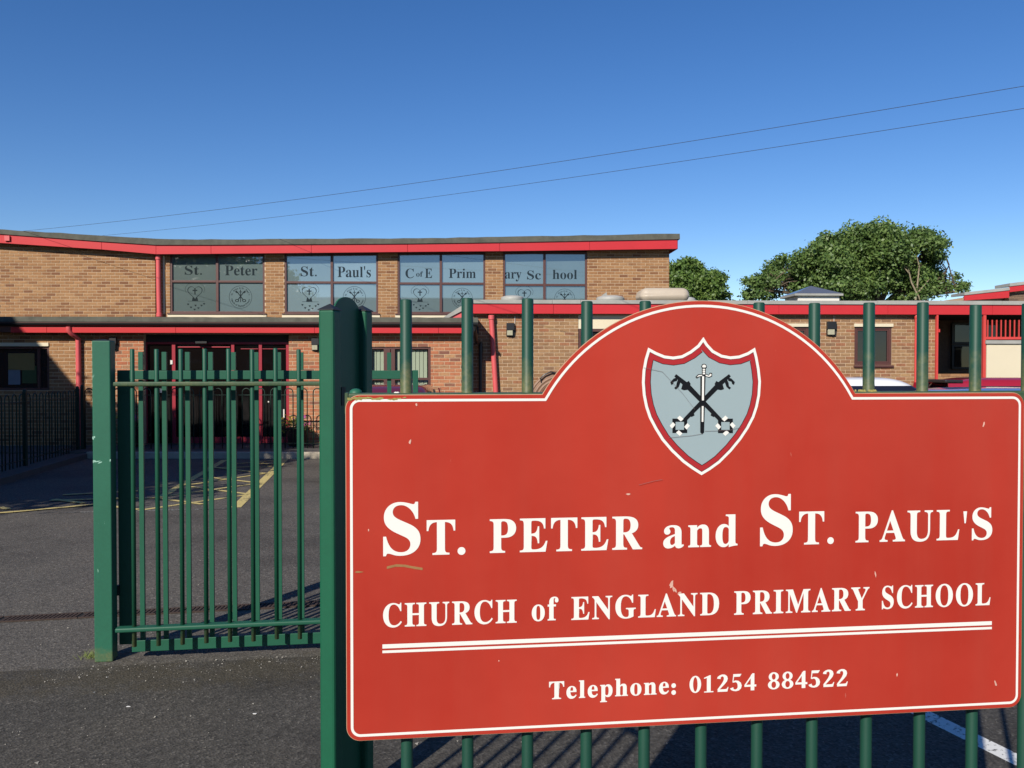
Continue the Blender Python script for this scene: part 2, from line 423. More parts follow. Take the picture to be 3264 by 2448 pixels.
# ------------------------------------------------------------------ mesh helpers
class MB:
    def __init__(s):
        s.v = []; s.f = []; s.m = []

    def add(s, verts, faces, mi=0):
        o = len(s.v); s.v += [tuple(p) for p in verts]
        s.f += [tuple(i + o for i in f) for f in faces]; s.m += [mi] * len(faces)
        return s

    def box(s, x0, x1, y0, y1, z0, z1, mi=0):
        v = [(x0, y0, z0), (x1, y0, z0), (x1, y1, z0), (x0, y1, z0), (x0, y0, z1), (x1, y0, z1), (x1, y1, z1), (x0, y1, z1)]
        return s.add(v, [(0, 3, 2, 1), (4, 5, 6, 7), (0, 1, 5, 4), (1, 2, 6, 5), (2, 3, 7, 6), (3, 0, 4, 7)], mi)

    def hexa(s, pts, mi=0):
        return s.add(pts, [(0, 3, 2, 1), (4, 5, 6, 7), (0, 1, 5, 4), (1, 2, 6, 5), (2, 3, 7, 6), (3, 0, 4, 7)], mi)

    def prism_y(s, poly, y0, y1, mi=0):
        """polygon in x,z (counter-clockwise seen from -y) swept along y"""
        n = len(poly)
        v = [(p[0], y0, p[1]) for p in poly] + [(p[0], y1, p[1]) for p in poly]
        tri = tessellate_polygon([[Vector((p[0], p[1], 0)) for p in poly]])
        f = []
        for t in tri:
            a, b, c = t
            ar = (poly[b][0] - poly[a][0]) * (poly[c][1] - poly[a][1]) - (poly[c][0] - poly[a][0]) * (poly[b][1] - poly[a][1])
            if ar < 0: b, c = c, b
            f.append((a, b, c)); f.append((a + n, c + n, b + n))
        for i in range(n):
            j = (i + 1) % n
            f.append((i, i + n, j + n, j))
        return s.add(v, f, mi)

    def flat(s, poly, y, mi=0):
        """polygon facing -y"""
        tri = tessellate_polygon([[Vector((p[0], p[1], 0)) for p in poly]])
        f = []
        for a, b, c in tri:
            ar = (poly[b][0] - poly[a][0]) * (poly[c][1] - poly[a][1]) - (poly[c][0] - poly[a][0]) * (poly[b][1] - poly[a][1])
            f.append((a, b, c) if ar > 0 else (a, c, b))
        return s.add([(p[0], y, p[1]) for p in poly], f, mi)

    def band(s, outer, inner, y, mi=0):
        n = len(outer)
        v = [(p[0], y, p[1]) for p in outer] + [(p[0], y, p[1]) for p in inner]
        f = [(i, (i + 1) % n, (i + 1) % n + n, i + n) for i in range(n)]
        return s.add(v, f, mi)

    def tube(s, path, r, seg=10, cap=True, mi=0, r1=None):
        path = [Vector(p) for p in path]; n = len(path); rings = []
        base = len(s.v)
        prev = None
        for i, p in enumerate(path):
            d = (path[min(i + 1, n - 1)] - path[max(i - 1, 0)]).normalized()
            if prev is None:
                a = Vector((0, 0, 1)) if abs(d.z) < 0.9 else Vector((1, 0, 0))
                x = d.cross(a).normalized()
            else:
                x = (prev - d * prev.dot(d)).normalized()
            prev = x; y = d.cross(x)
            rr = r if r1 is None else r + (r1 - r) * i / (n - 1)
            if isinstance(r, (list, tuple)): rr = r[i]
            for k in range(seg):
                t = 2 * math.pi * k / seg
                s.v.append(tuple(p + x * math.cos(t) * rr + y * math.sin(t) * rr))
        for i in range(n - 1):
            for k in range(seg):
                k2 = (k + 1) % seg
                s.f.append((base + i * seg + k, base + i * seg + k2, base + (i + 1) * seg + k2, base + (i + 1) * seg + k)); s.m.append(mi)
        if cap:
            s.f.append(tuple(base + k for k in range(seg - 1, -1, -1))); s.m.append(mi)
            s.f.append(tuple(base + (n - 1) * seg + k for k in range(seg))); s.m.append(mi)
        return s

    def lathe(s, prof, seg=24, cx=0, cy=0, mi=0):
        base = len(s.v); n = len(prof)
        for r, z in prof:
            for k in range(seg):
                t = 2 * math.pi * k / seg; s.v.append((cx + r * math.cos(t), cy + r * math.sin(t), z))
        for i in range(n - 1):
            for k in range(seg):
                k2 = (k + 1) % seg
                s.f.append((base + i * seg + k, base + i * seg + k2, base + (i + 1) * seg + k2, base + (i + 1) * seg + k)); s.m.append(mi)
        s.f.append(tuple(base + k for k in range(seg - 1, -1, -1))); s.m.append(mi)
        s.f.append(tuple(base + (n - 1) * seg + k for k in range(seg))); s.m.append(mi)
        return s

    def mesh(s, name, mats, smooth=False):
        me = bpy.data.meshes.new(name)
        me.from_pydata(s.v, [], s.f)
        for m in (mats if isinstance(mats, (list, tuple)) else [mats]):
            me.materials.append(MAT[m] if isinstance(m, str) else m)
        if any(s.m): me.polygons.foreach_set('material_index', s.m)
        if smooth: me.polygons.foreach_set('use_smooth', [True] * len(me.polygons))
        me.update()
        return me

    def build(s, name, mats, parent=None, smooth=False, bevel=0.0, loc=None):
        o = bpy.data.objects.new(name, s.mesh(name, mats, smooth)); COL.objects.link(o)
        if parent: o.parent = parent
        if loc: o.location = loc
        if bevel:
            bv = o.modifiers.new('bevel', 'BEVEL'); bv.width = bevel; bv.segments = 2; bv.limit_method = 'ANGLE'
            bv.harden_normals = False
        if smooth:
            try: o.data.set_sharp_from_angle(angle=R(40))
            except Exception: pass
        return o


def link_mesh(name, me, parent=None, loc=(0, 0, 0), rot=(0, 0, 0)):
    o = bpy.data.objects.new(name, me); COL.objects.link(o)
    if parent: o.parent = parent
    o.location = loc; o.rotation_euler = rot
    return o


def tag(o, label=None, cat=None, group=None, kind=None):
    if label: o['label'] = label
    if cat: o['category'] = cat
    if group: o['group'] = group
    if kind: o['kind'] = kind
    return o


def empty(name, loc, rz=0.0):
    e = bpy.data.objects.new(name, None); COL.objects.link(e)
    e.empty_display_size = 0.1
    e.location = loc; e.rotation_euler = (0, 0, rz)
    return e


def offset_poly(poly, d):
    """inset a counter-clockwise polygon by d (mitred, same vertex count)"""
    n = len(poly); out = []
    for i in range(n):
        p0, p1, p2 = Vector(poly[i - 1]), Vector(poly[i]), Vector(poly[(i + 1) % n])
        e1 = (p1 - p0).normalized(); e2 = (p2 - p1).normalized()
        n1 = Vector((-e1.y, e1.x)); n2 = Vector((-e2.y, e2.x))
        b = n1 + n2
        if b.length < 1e-6: b = n1.copy()
        b.normalize()
        k = d / max(0.35, b.dot(n1))
        out.append(tuple(p1 + b * k))
    return out


def serif(s):
    o = ''
    for c in s:
        if 'A' <= c <= 'Z': o += chr(0x1D400 + ord(c) - 65)
        elif 'a' <= c <= 'z': o += chr(0x1D41A + ord(c) - 97)
        else: o += c
    return o


def text_polys(body, bold=0.0, spacing=1.0):
    cu = bpy.data.curves.new('letters', 'FONT')
    cu.body = serif(body); cu.size = 1.0; cu.offset = bold; cu.space_character = spacing; cu.resolution_u = 6
    o = bpy.data.objects.new('letters', cu); COL.objects.link(o)
    dg = bpy.context.evaluated_depsgraph_get()
    me = o.evaluated_get(dg).to_mesh()
    v = [(p.co.x, p.co.y) for p in me.vertices]; f = [tuple(p.vertices) for p in me.polygons]
    o.evaluated_get(dg).to_mesh_clear()
    bpy.data.objects.remove(o); bpy.data.curves.remove(cu)
    return v, f


def fit_text(mb, body, x0, x1, z0, z1, y, bold=0.0, spacing=1.0, mi=0):
    v, f = text_polys(body, bold, spacing)
    xs = [p[0] for p in v]; ys = [p[1] for p in v]
    ax, bx, ay, by = min(xs), max(xs), min(ys), max(ys)
    vv = [(x0 + (p[0] - ax) / (bx - ax) * (x1 - x0), y, z0 + (p[1] - ay) / (by - ay) * (z1 - z0)) for p in v]
    ff = []
    for q in f:
        a, b, c = vv[q[0]], vv[q[1]], vv[q[2]]
        ff.append(q)
    mb.add(vv, ff, mi)


# =================================================================== GROUND
g = MB()
g.add([(-400, -60, 0), (400, -60, 0), (400, 900, 0), (-400, 900, 0)], [(0, 1, 2, 3)])
ground = g.build('driveway_ground', 'asphalt'); tag(ground, kind='structure')

# footway in front of the panel fence line: a separate, darker lay of asphalt
p0 = PAN.o + PAN.u * (-40) - PAN.v * 0.03; p1 = PAN.o + PAN.u * 40 - PAN.v * 0.03
g = MB().add([(p0.x, -30, 0.004), (p1.x, -30, 0.004), (p1.x, p1.y, 0.004), (p0.x, p0.y, 0.004)], [(0, 1, 2, 3)])
tag(g.build('footway', 'footway'), kind='structure')


def ground_strip(mb, a, b, w, z=0.004):
    a = Vector((a[0], a[1], 0)); b = Vector((b[0], b[1], 0))
    d = (b - a).normalized(); n = Vector((-d.y, d.x, 0)) * w / 2
    mb.add([(p.x, p.y, z) for p in (a - n, b - n, b + n, a + n)], [(0, 1, 2, 3)])


def zpt(zx, zy):
    p = ground_at(440 + 0.2803 * zx, 1380 + 0.2803 * zy); return (p.x, p.y)


def ppt(px, py):
    p = ground_at(px, py); return (p.x, p.y)


mk = MB()
ground_strip(mk, zpt(1672, 302), zpt(1110, 850), 0.125)
ground_strip(mk, zpt(985, 310), zpt(250, 735), 0.11, 0.0045)
mk.build('hatched_bay_marking', 'yellow_line')
edge_mark = bpy.data.objects['hatched_bay_marking']; tag(edge_mark, kind='structure')
mk = MB()
zz_ = 0.0052
for a, b in (((0, 885), (1240, 705)), ((350, 715), (1390, 572)), ((600, 590), (1450, 462)), ((840, 400), (1520, 382)),
             ((1060, 360), (1640, 308)), ((250, 750), (730, 815)), ((590, 615), (1250, 700)), ((840, 512), (1380, 575)),
             ((850, 395), (1460, 465)), ((1340, 345), (1530, 360)), ((0, 758), (250, 738))):
    ground_strip(mk, zpt(*a), zpt(*b), 0.075, zz_); zz_ += 0.0006
for a, b in (((-60, 1641), (43, 1634)), ((43, 1634), (304, 1610)), ((172, 1594), (268, 1606)), ((200, 1580), (440, 1567)), ((160, 1598), (440, 1589)),
             ((0, 1620), (30, 1626)), ((304, 1610), (440, 1628))):
    ground_strip(mk, ppt(*a), ppt(*b), 0.085, zz_); zz_ += 0.0006
tag(mk.build('hatched_bay_marking', 'yellow_line'), kind='structure')
mk = MB()
ground_strip(mk, ppt(187, 1635), ppt(720, 1622), 0.06, 0.0042)
tag(mk.build('faded_bay_marking', 'faint_line'), kind='structure')
mk = MB()
ground_strip(mk, (1.58, 5.5), (2.34, 3.25), 0.105, 0.0042)
tag(mk.build('parking_bay_marking', 'white_line'), kind='structure')

# drain channel with slotted gratings
da, db = Vector((*ppt(-260, 1990), 0)), Vector((*ppt(1500, 1900), 0))
dd = (db - da); dl = dd.length; dang = math.atan2(dd.y, dd.x)
drain = empty('drain_channel', (da.x, da.y, 0), dang)
tag(drain, 'long rusty slotted drain channel crossing the driveway behind the gate', 'drain')
MB().box(0, dl, -0.062, 0.062, 0.0015, 0.004).build('dark_channel_backing', 'void', drain)  # flat dark strip standing in for the shaded depth below the bars
gm = MB()
gl = 0.5
gm.box(0.003, gl - 0.003, -0.066, -0.052, 0.002, 0.010).box(0.003, gl - 0.003, 0.052, 0.066, 0.002, 0.010)
k = 0.012
while k < gl - 0.03:
    gm.hexa([(k, -0.052, 0.004), (k + 0.017, -0.052, 0.004), (k + 0.037, 0.052, 0.004), (k + 0.020, 0.052, 0.004),
             (k, -0.052, 0.009), (k + 0.017, -0.052, 0.009), (k + 0.037, 0.052, 0.009), (k + 0.020, 0.052, 0.009)])
    k += 0.028
gmesh = gm.mesh('grating', 'rust')
for i in range(int(dl / gl)):
    link_mesh('grating', gmesh, drain, (i * gl, 0, 0))

# loose chippings and specks on the asphalt
gv = MB()
tetra = [(1, 1, 1), (-1, -1, 1), (-1, 1, -1), (1, -1, -1)]
for i in range(2600):
    zone = random.random()
    if zone < 0.40:
        x = random.uniform(-3.6, 0.2); y = random.uniform(3.2, 6.4)
    elif zone < 0.75:
        u_ = random.uniform(-0.4, 2.6); p = PAN.o + PAN.u * u_ - PAN.v * abs(random.gauss(0.06, 0.18)); x, y = p.x, p.y
    else:
        x = random.uniform(-5.5, 3.5); y = random.uniform(3.2, 12)
    s_ = min(0.0065, 0.0008 + random.expovariate(1 / 0.0009))
    a = random.random() * 6.28; ca, sa = math.cos(a), math.sin(a)
    gv.add([(x + (q[0] * ca - q[1] * sa) * s_, y + (q[0] * sa + q[1] * ca) * s_, 0.005 + (q[2] + 0.6) * s_ * 0.6) for q in tetra],
           [(0, 1, 2), (0, 3, 1), (0, 2, 3), (1, 3, 2)])
tag(gv.build('stone_chippings', 'grit'), 'pale stone chippings scattered over the dark asphalt', 'chippings', kind='stuff')

# raised pavement and kerb stones before the entrance
yk = ground_at(900, 1462).y
pv = MB()
pv.box(-14, 14, yk + 0.125, 30, -0.05, 0.118)
tag(pv.build('entrance_pavement', 'paving'), kind='structure')
kerb = empty('kerb', (0, yk, 0)); tag(kerb, kind='structure')
km = MB().box(0.004, 0.911, 0, 0.122, -0.03, 0.124).mesh('kerb_stone', 'kerb')
for i in range(16):
    ks = link_mesh('kerb_stone', km, kerb, (-8.05 + i * 0.915, random.uniform(-0.004, 0.004), random.uniform(-0.004, 0.004)))
    bv = ks.modifiers.new('bevel', 'BEVEL'); bv.width = 0.015; bv.segments = 2

# =================================================================== SIGN
sg = empty('school_sign', FEN.o - FEN.v * 0.036, FEN.a)
tag(sg, 'large red school sign with domed top, white lettering and shield, on the bar fence', 'sign')


def S(px, py):
    return FEN.hit(px, py, -0.036)


sl = (S(1104, 1700)[0]); sr = (S(3259, 1750)[0])
ztl = (S(1400, 1262)[1] + S(1700, 1260)[1] + S(2800, 1251.5)[1] + S(3150, 1252)[1]) / 4
zb = (S(1300, 2362)[1] + S(2132, 2309)[1] + S(3050, 2255)[1]) / 3
arc_px = [(1733, 1260), (1778, 1193), (1833, 1120), (1900, 1062), (1991, 1012), (2104, 976), (2231, 959), (2310, 965.6), (2415, 992), (2500, 1029), (2573, 1079), (2652, 1155), (2705, 1215), (2728, 1250)]
arc = [S(*p) for p in arc_px]
A_ = np.array([[p[0], p[1], 1] for p in arc]); B_ = np.array([p[0] ** 2 + p[1] ** 2 for p in arc])
sol = np.linalg.lstsq(A_, B_, rcond=None)[0]
acx, acz = sol[0] / 2, sol[1] / 2; arad = math.sqrt(sol[2] + acx ** 2 + acz ** 2)
half = math.sqrt(max(0, arad ** 2 - (ztl - acz) ** 2))
th0 = math.atan2(ztl - acz, half)
out = []


def corner(cx, cz, r, a0, a1, n=8):
    return [(cx + r * math.cos(R(a0 + (a1 - a0) * k / n)), cz + r * math.sin(R(a0 + (a1 - a0) * k / n))) for k in range(n + 1)]


cr = 0.028
out += corner(sl + cr, zb + cr, cr, 180, 270) + corner(sr - cr, zb + cr, cr, 270, 360) + corner(sr - cr, ztl - cr, cr, 0, 90)
na = 44
out += [(acx + arad * math.cos(th0 + (math.pi - 2 * th0) * k / na), acz + arad * math.sin(th0 + (math.pi - 2 * th0) * k / na)) for k in range(na + 1)]
out += corner(sl + cr, ztl - cr, cr, 90, 180)
bd = MB(); bd.prism_y(out, 0.0, 0.005)
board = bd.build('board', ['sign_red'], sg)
bd = MB(); bd.prism_y(offset_poly(out, -0.0012), 0.0012, 0.004)
bd.build('board_edge', 'sign_edge', sg)
bd = MB(); bd.band(offset_poly(out, 0.0078), offset_poly(out, 0.0132), -0.0006)
tag(bd.build('border_line', 'sign_white', sg), 'thin white border line following the edge of the red board')


def px_word(body, x0, x1, yt0, yb0, yt1, yb1, bold=0.005):
    """word between two pixel columns with the top and base lines measured at both ends"""
    a = S(x0, yt0); b = S(x0, yb0); c = S(x1, yt1); d = S(x1, yb1)
    return body, a[0], c[0], (b[1] + d[1]) / 2, (a[1] + c[1]) / 2, bold


def lettering(words, label, extra=None):
    for w in words:
        mb = MB()
        fit_text(mb, w[0], w[1], w[2], w[3], w[4], -0.0006, w[5], 1.12 if len(w[0]) > 1 else 1.0)
        tag(mb.build('lettering', 'sign_white', sg), 'white lettering reading ' + w[0])
    if extra:
        mb = MB(); extra(mb); tag(mb.build('lettering', 'sign_white', sg), label)


def dot(mb, px, py, rpx):
    u, z = S(px, py); r = rpx / F * 1.9
    mb.flat([(u + r * math.cos(2 * math.pi * k / 16), z + r * math.sin(2 * math.pi * k / 16)) for k in range(16)], -0.0006)


def apostrophe(mb, px, py):
    u, z = S(px, py)
    mb.flat([(u - 0.0045, z + 0.013), (u + 0.0045, z + 0.013), (u + 0.0016, z - 0.014), (u - 0.0016, z - 0.014)], -0.0006)


for fn, nm, args in ((dot, 'full_stop', (1471, 1756, 12)), (dot, 'full_stop', (2647, 1723, 11)), (apostrophe, 'apostrophe', (3076, 1648))):
    mb = MB(); fn(mb, *args); mb.build(nm, 'sign_white', sg)


lettering([px_word('S', 1221, 1340, 1602, 1775, 1598, 1768), px_word('T', 1360, 1451, 1659, 1769, 1655, 1767),
           px_word('PETER', 1561, 2047, 1656, 1763, 1644, 1750), px_word('and', 2114, 2351, 1646, 1748, 1637, 1744),
           px_word('S', 2423, 2527, 1578, 1742, 1572, 1738), px_word('T', 2547, 2627, 1631, 1736, 1629, 1734),
           px_word('PAUL', 2727, 3058, 1629, 1731, 1622, 1724), px_word('S', 3098, 3163, 1619, 1723, 1615, 1720)], '')
lettering([px_word('CHURCH', 1221, 1647, 1924, 2002, 1908, 1986, 0.006), px_word('of', 1695, 1780, 1904, 1981, 1901, 1978, 0.006),
           px_word('ENGLAND', 1821, 2292, 1901, 1977, 1886, 1962, 0.006), px_word('PRIMARY', 2340, 2771, 1882, 1959, 1870, 1945, 0.006),
           px_word('SCHOOL', 2811, 3157, 1867, 1942, 1856, 1930, 0.006)],
          'white capitals reading CHURCH of ENGLAND PRIMARY SCHOOL')


# ---- serif numerals drawn as outlines in a unit box (0..0.62 wide, 0..1 tall)
def ring_pts(cx, cz, ro, rzo, ri, rzi, n=28):
    o = [(cx + ro * math.cos(2 * math.pi * k / n), cz + rzo * math.sin(2 * math.pi * k / n)) for k in range(n)]
    i = [(cx + ri * math.cos(2 * math.pi * k / n), cz + rzi * math.sin(2 * math.pi * k / n)) for k in range(n)]
    return ('band', o, i)


def stroke(pts, widths):
    """variable-width stroke polygon along a polyline"""
    L, Rr = [], []
    n = len(pts)
    for i, p in enumerate(pts):
        a = Vector(pts[max(0, i - 1)]); b = Vector(pts[min(n - 1, i + 1)])
        d = (b - a).normalized(); nn = Vector((-d.y, d.x)) * widths[i] / 2
        L.append(tuple(Vector(p) + nn)); Rr.append(tuple(Vector(p) - nn))
    return ('strip', L, Rr)


def curve_pts(fn, n=18):
    return [fn(i / (n - 1)) for i in range(n)]


def digit(ch):
    if ch == '0': return [ring_pts(0.31, 0.5, 0.30, 0.5, 0.115, 0.42)], 0.62
    if ch == '8': return [ring_pts(0.31, 0.74, 0.26, 0.26, 0.10, 0.175), ring_pts(0.31, 0.27, 0.30, 0.27, 0.12, 0.19)], 0.62
    if ch == '1': return [('poly', [(0.19, 0.05), (0.39, 0.05), (0.39, 1.0), (0.34, 1.0), (0.04, 0.86), (0.05, 0.80), (0.19, 0.84)]),
                          ('poly', [(0.05, 0.0), (0.53, 0.0), (0.53, 0.065), (0.05, 0.065)])], 0.56
    if ch == '4': return [('poly', [(0.33, 0.0), (0.52, 0.0), (0.52, 1.0), (0.42, 1.0), (0.33, 0.88)]),
                          ('poly', [(0.0, 0.22), (0.62, 0.22), (0.62, 0.34), (0.0, 0.34)]),
                          ('poly', [(0.0, 0.335), (0.09, 0.335), (0.46, 0.93), (0.42, 1.0)])], 0.64
    if ch == '2':
        p = [(0.10, 0.76), (0.11, 0.84), (0.17, 0.91), (0.27, 0.955), (0.37, 0.93), (0.44, 0.86), (0.46, 0.75), (0.43, 0.63), (0.34, 0.48), (0.22, 0.32), (0.10, 0.17), (0.05, 0.09)]
        w = [0.19, 0.17, 0.12, 0.11, 0.15, 0.19, 0.205, 0.19, 0.15, 0.12, 0.10, 0.07]
        return [stroke(p, w), ('poly', [(0.03, 0.0), (0.54, 0.0), (0.60, 0.27), (0.56, 0.27), (0.50, 0.16), (0.40, 0.145), (0.05, 0.145)])], 0.62
    if ch == '5':
        p = [(0.05, 0.20), (0.08, 0.12), (0.16, 0.06), (0.27, 0.045), (0.38, 0.09), (0.45, 0.18), (0.47, 0.31), (0.44, 0.44), (0.36, 0.54), (0.25, 0.575), (0.13, 0.54)]
        w = [0.18, 0.15, 0.10, 0.10, 0.15, 0.19, 0.21, 0.19, 0.14, 0.10, 0.08]
        return [stroke(p, w), ('poly', [(0.09, 0.53), (0.13, 0.50), (0.17, 0.84), (0.13, 1.0)]),
                ('poly', [(0.13, 0.84), (0.47, 0.84), (0.56, 1.0), (0.13, 1.0)])], 0.62
    return [], 0.3


def digits(mb, body, x0, x1, z0, z1):
    n = sum(0.70 for c in body); adv = (x1 - x0) / (len(body) - 1 + 0.86); s_ = adv / 0.70; h = z1 - z0
    yoff = -0.0006
    for k, ch in enumerate(body):
        shapes, w = digit(ch)
        ox = x0 + k * adv
        T = lambda p: (ox + p[0] * s_ * 0.98, z0 + p[1] * h)
        for q, sh in enumerate(shapes):
            y = yoff - 0.00012 * q
            if sh[0] == 'band': mb.band([T(p) for p in sh[1]], [T(p) for p in sh[2]], y)
            elif sh[0] == 'poly': mb.flat([T(p) for p in sh[1]], y)
            else:
                Lp, Rp = [T(p) for p in sh[1]], [T(p) for p in sh[2]]
                m_ = len(Lp)
                mb.add([(p[0], y, p[1]) for p in Lp + Rp], [(i, i + m_, i + m_ + 1, i + 1) for i in range(m_ - 1)])


for yy_ in (2185, 2207):
    mb = MB(); dot(mb, 2147, yy_, 7.5); mb.build('colon_dot', 'sign_white', sg)
for body_, x0_, x1_, a_, b_, c_, d__ in (('01254', 2197, 2410, 2154, 2209, 2146, 2200), ('884522', 2447, 2703, 2143, 2197, 2132, 2187)):
    mb = MB(); a, b, c, d = S(x0_, a_), S(x0_, b_), S(x1_, c_), S(x1_, d__)
    digits(mb, body_, a[0], c[0], (b[1] + d[1]) / 2, (a[1] + c[1]) / 2)
    tag(mb.build('lettering', 'sign_white', sg), 'white numerals reading ' + body_)


zt_ = S(1750, 2174)[1]; zd_ = S(1917, 2238)[1]
lettering([('Telephone', S(1750, 2174)[0], S(2132, 2180)[0], zd_, S(1905, 2166)[1], 0.008)], '')
for ya, yb_, yc, yd in ((2059, 2072.5, 1975, 1987), (2079, 2087, 1992.5, 2000.5)):
    a, b, c, d = S(1219, ya), S(1219, yb_), S(3161, yc), S(3161, yd)
    mb = MB(); zt = (a[1] + c[1]) / 2; zl = (b[1] + d[1]) / 2
    mb.flat([(a[0], zl), (c[0], zl), (c[0], zt), (a[0], zt)], -0.0006)
    mb.build('rule_line', 'sign_white', sg)


def K(zx, zy):
    return S(1950 + 0.33746 * zx, 1000 + 0.33746 * zy)


shield_z = [(847, 1525), (930, 1475), (1020, 1410), (1130, 1300), (1220, 1190), (1290, 1085), (1345, 980), (1378, 880), (1400, 770), (1408, 640), (1395, 520), (1375, 410), (1352, 320),
            (1280, 365), (1200, 395), (1120, 403), (1040, 388), (960, 345), (905, 285), (865, 220), (810, 295), (740, 350), (660, 393), (580, 405), (500, 395), (420, 362), (343, 320),
            (310, 430), (290, 540), (284, 650), (293, 770), (315, 880), (350, 985), (405, 1090), (470, 1195), (560, 1300), (670, 1405), (760, 1470)]
sh = [K(*p) for p in shield_z]
zu = 0.33746 * 1.86 / F          # metres per unit of the crest drawing
shield = MB().flat(sh, -0.0006).build('shield', 'sign_white', sg)
tag(shield, 'white edged shield with crossed keys and a sword under the domed top')
MB().flat(offset_poly(sh, 27 * zu), -0.0009).build('shield_outline', 'sign_black', shield)
MB().flat(offset_poly(sh, 31 * zu), -0.0011).build('shield_band', 'sign_crimson', shield)
MB().flat(offset_poly(sh, 78 * zu), -0.0013).build('shield_inner_line', 'sign_black', shield)
MB().flat(offset_poly(sh, 84 * zu), -0.0015).build('shield_field', 'sign_blue', shield)


def kp(mb, pts, y, mirror=False):
    if mirror: pts = [(2 * 855 - p[0], p[1]) for p in pts]
    mb.flat([K(*p) for p in pts], y)


for mirror in (False, True):
    kb = MB(); yl = -0.0017 - (0.0004 if mirror else 0)
    kp(kb, [(985, 660), (1105, 570), (1122, 592), (700, 1015), (672, 992)], yl, mirror)
    kp(kb, [(968, 662), (985, 634), (1012, 650), (1045, 668), (1058, 712), (1030, 722), (990, 716)], yl - 0.0001, mirror)
    kp(kb, [(1090, 600), (1128, 612), (1160, 645), (1152, 672), (1134, 664), (1128, 642), (1098, 634)], yl - 0.0001, mirror)
    kp(kb, [(1060, 636), (1080, 690), (1108, 716), (1124, 700), (1104, 684), (1100, 652), (1086, 620)], yl - 0.0001, mirror)
    kp(kb, [(735, 925), (770, 930), (780, 960), (752, 975), (728, 962), (726, 940)], yl - 0.0001, mirror)
    # bow of the key: a black square ring under a white lozenge ring, woven
    c0, c1 = 640, 1058
    q = [(-70, -68), (70, -68), (70, 68), (-70, 68)]; qi = [(-40, -38), (40, -38), (40, 38), (-40, 38)]
    O = [(c0 + a, c1 + b) for a, b in q][::-1]; I = [(c0 + a, c1 + b) for a, b in qi][::-1]
    if mirror: O = [(1710 - a, b) for a, b in O][::-1]; I = [(1710 - a, b) for a, b in I][::-1]
    kb.band([K(*p) for p in O], [K(*p) for p in I], yl - 0.0002)
    key = kb.build('crossed_key', 'sign_black', shield)
    wb = MB()
    for rot in range(4):
        ca, sa = math.cos(math.pi / 2 * rot), math.sin(math.pi / 2 * rot)
        pg = [(0, -98), (36, -66), (10, -42), (-26, -74)]
        pg = [(a * ca - b * sa, a * sa + b * ca) for a, b in pg]
        pg = [(a * 0.98 + c0, b * 0.98 + c1) for a, b in pg]
        kp(wb, pg, yl - 0.0003, mirror)
    wb.build('key_bow', 'sign_white', shield)
sb = MB()
for pg in ([(833, 585), (882, 585), (868, 1120), (850, 1136), (832, 1120)], [(786, 598), (812, 572), (850, 570), (882, 566), (912, 578), (922, 556), (944, 560), (944, 590), (916, 604), (880, 592), (850, 592), (820, 598), (800, 612)],
           [(848, 500), (884, 500), (884, 590), (848, 590)], [(840, 500), (850, 478), (868, 472), (886, 478), (896, 500), (886, 516), (850, 516)]):
    kp(sb, pg, -0.0024 - 0.0001 * len(sb.f) * 0.02)
sb.build('sword_shadow', 'sign_black', shield)
sb = MB()
for pg in ([(849, 590), (868, 590), (866, 818), (847, 818)], [(846, 872), (863, 872), (861, 1020), (845, 1020)], [(796, 600), (816, 580), (850, 577), (850, 586), (820, 592)],
           [(882, 574), (912, 586), (926, 566), (938, 570), (936, 586), (914, 597), (882, 588)], [(855, 520), (877, 520), (877, 534), (855, 534)], [(855, 538), (877, 538), (877, 552), (855, 552)],
           [(855, 556), (877, 556), (877, 572), (855, 572)], [(848, 498), (856, 484), (868, 480), (880, 484), (888, 498), (880, 508), (856, 508)]):
    kp(sb, pg, -0.0030)
sb.build('sword', 'sign_white', shield)

# wear on the board
def blob(mb, px, py, rx, ry, rot=0.0, n=11, jag=0.35, y=-0.0007):
    pts = []
    for k in range(n):
        t = 2 * math.pi * k / n; r = 1 + random.uniform(-jag, jag)
        a, b = rx * r * math.cos(t), ry * r * math.sin(t)
        pts.append(S(px + a * math.cos(rot) - b * math.sin(rot), py + a * math.sin(rot) + b * math.cos(rot)))
    mb.flat(pts[::-1], y)


wm = MB()
for a in ((2140, 1862, 5, 15, 0.3), (2152, 1880, 4, 10, -0.5), (2165, 1890, 3, 7, 0.9), (2146, 1878, 3, 9, -0.2), (3135, 1353, 2.2, 9, 0.25), (1307, 1408, 3, 9, 0.2), (2790, 1830, 1.6, 9, -0.2), (1590, 2106, 1.5, 2, 0),
          (2002, 1575, 8, 3, 0.1), (2859, 2150, 2, 6, 0), (3173, 2178, 2.5, 8, -0.3), (1327, 1290, 3, 5, 0), (1175, 1690, 2, 4, 0)):
    wm = MB(); blob(wm, *a); wm.build('paint_scuff', 'scuff_pale', sg)
wm = MB()
bs = [(1233, 1809), (1262, 1802), (1290, 1803), (1320, 1809), (1347, 1813)]
for i in range(4):
    a, b = bs[i], bs[i + 1]
    wm.flat([S(a[0], a[1] + 4.5), S(b[0], b[1] + 4), S(b[0], b[1] - 3.5), S(a[0], a[1] - 4)], -0.0007 - 0.00001 * i)
blob(wm, 1145, 1823, 14, 2.5)
wm.build('rust_streak', 'scuff_brown', sg)
wm = MB()
for i in range(26):
    x = 1112 + random.expovariate(1 / 55.0); blob(wm, x, 1272 - (x - 1112) * 0.012 + random.uniform(-4, 3), random.uniform(4, 11), random.uniform(2, 4), y=-0.0008 - i * 0.00002)
wm.build('lichen_patch', 'lichen', sg)['kind'] = 'stuff'
wm = MB()
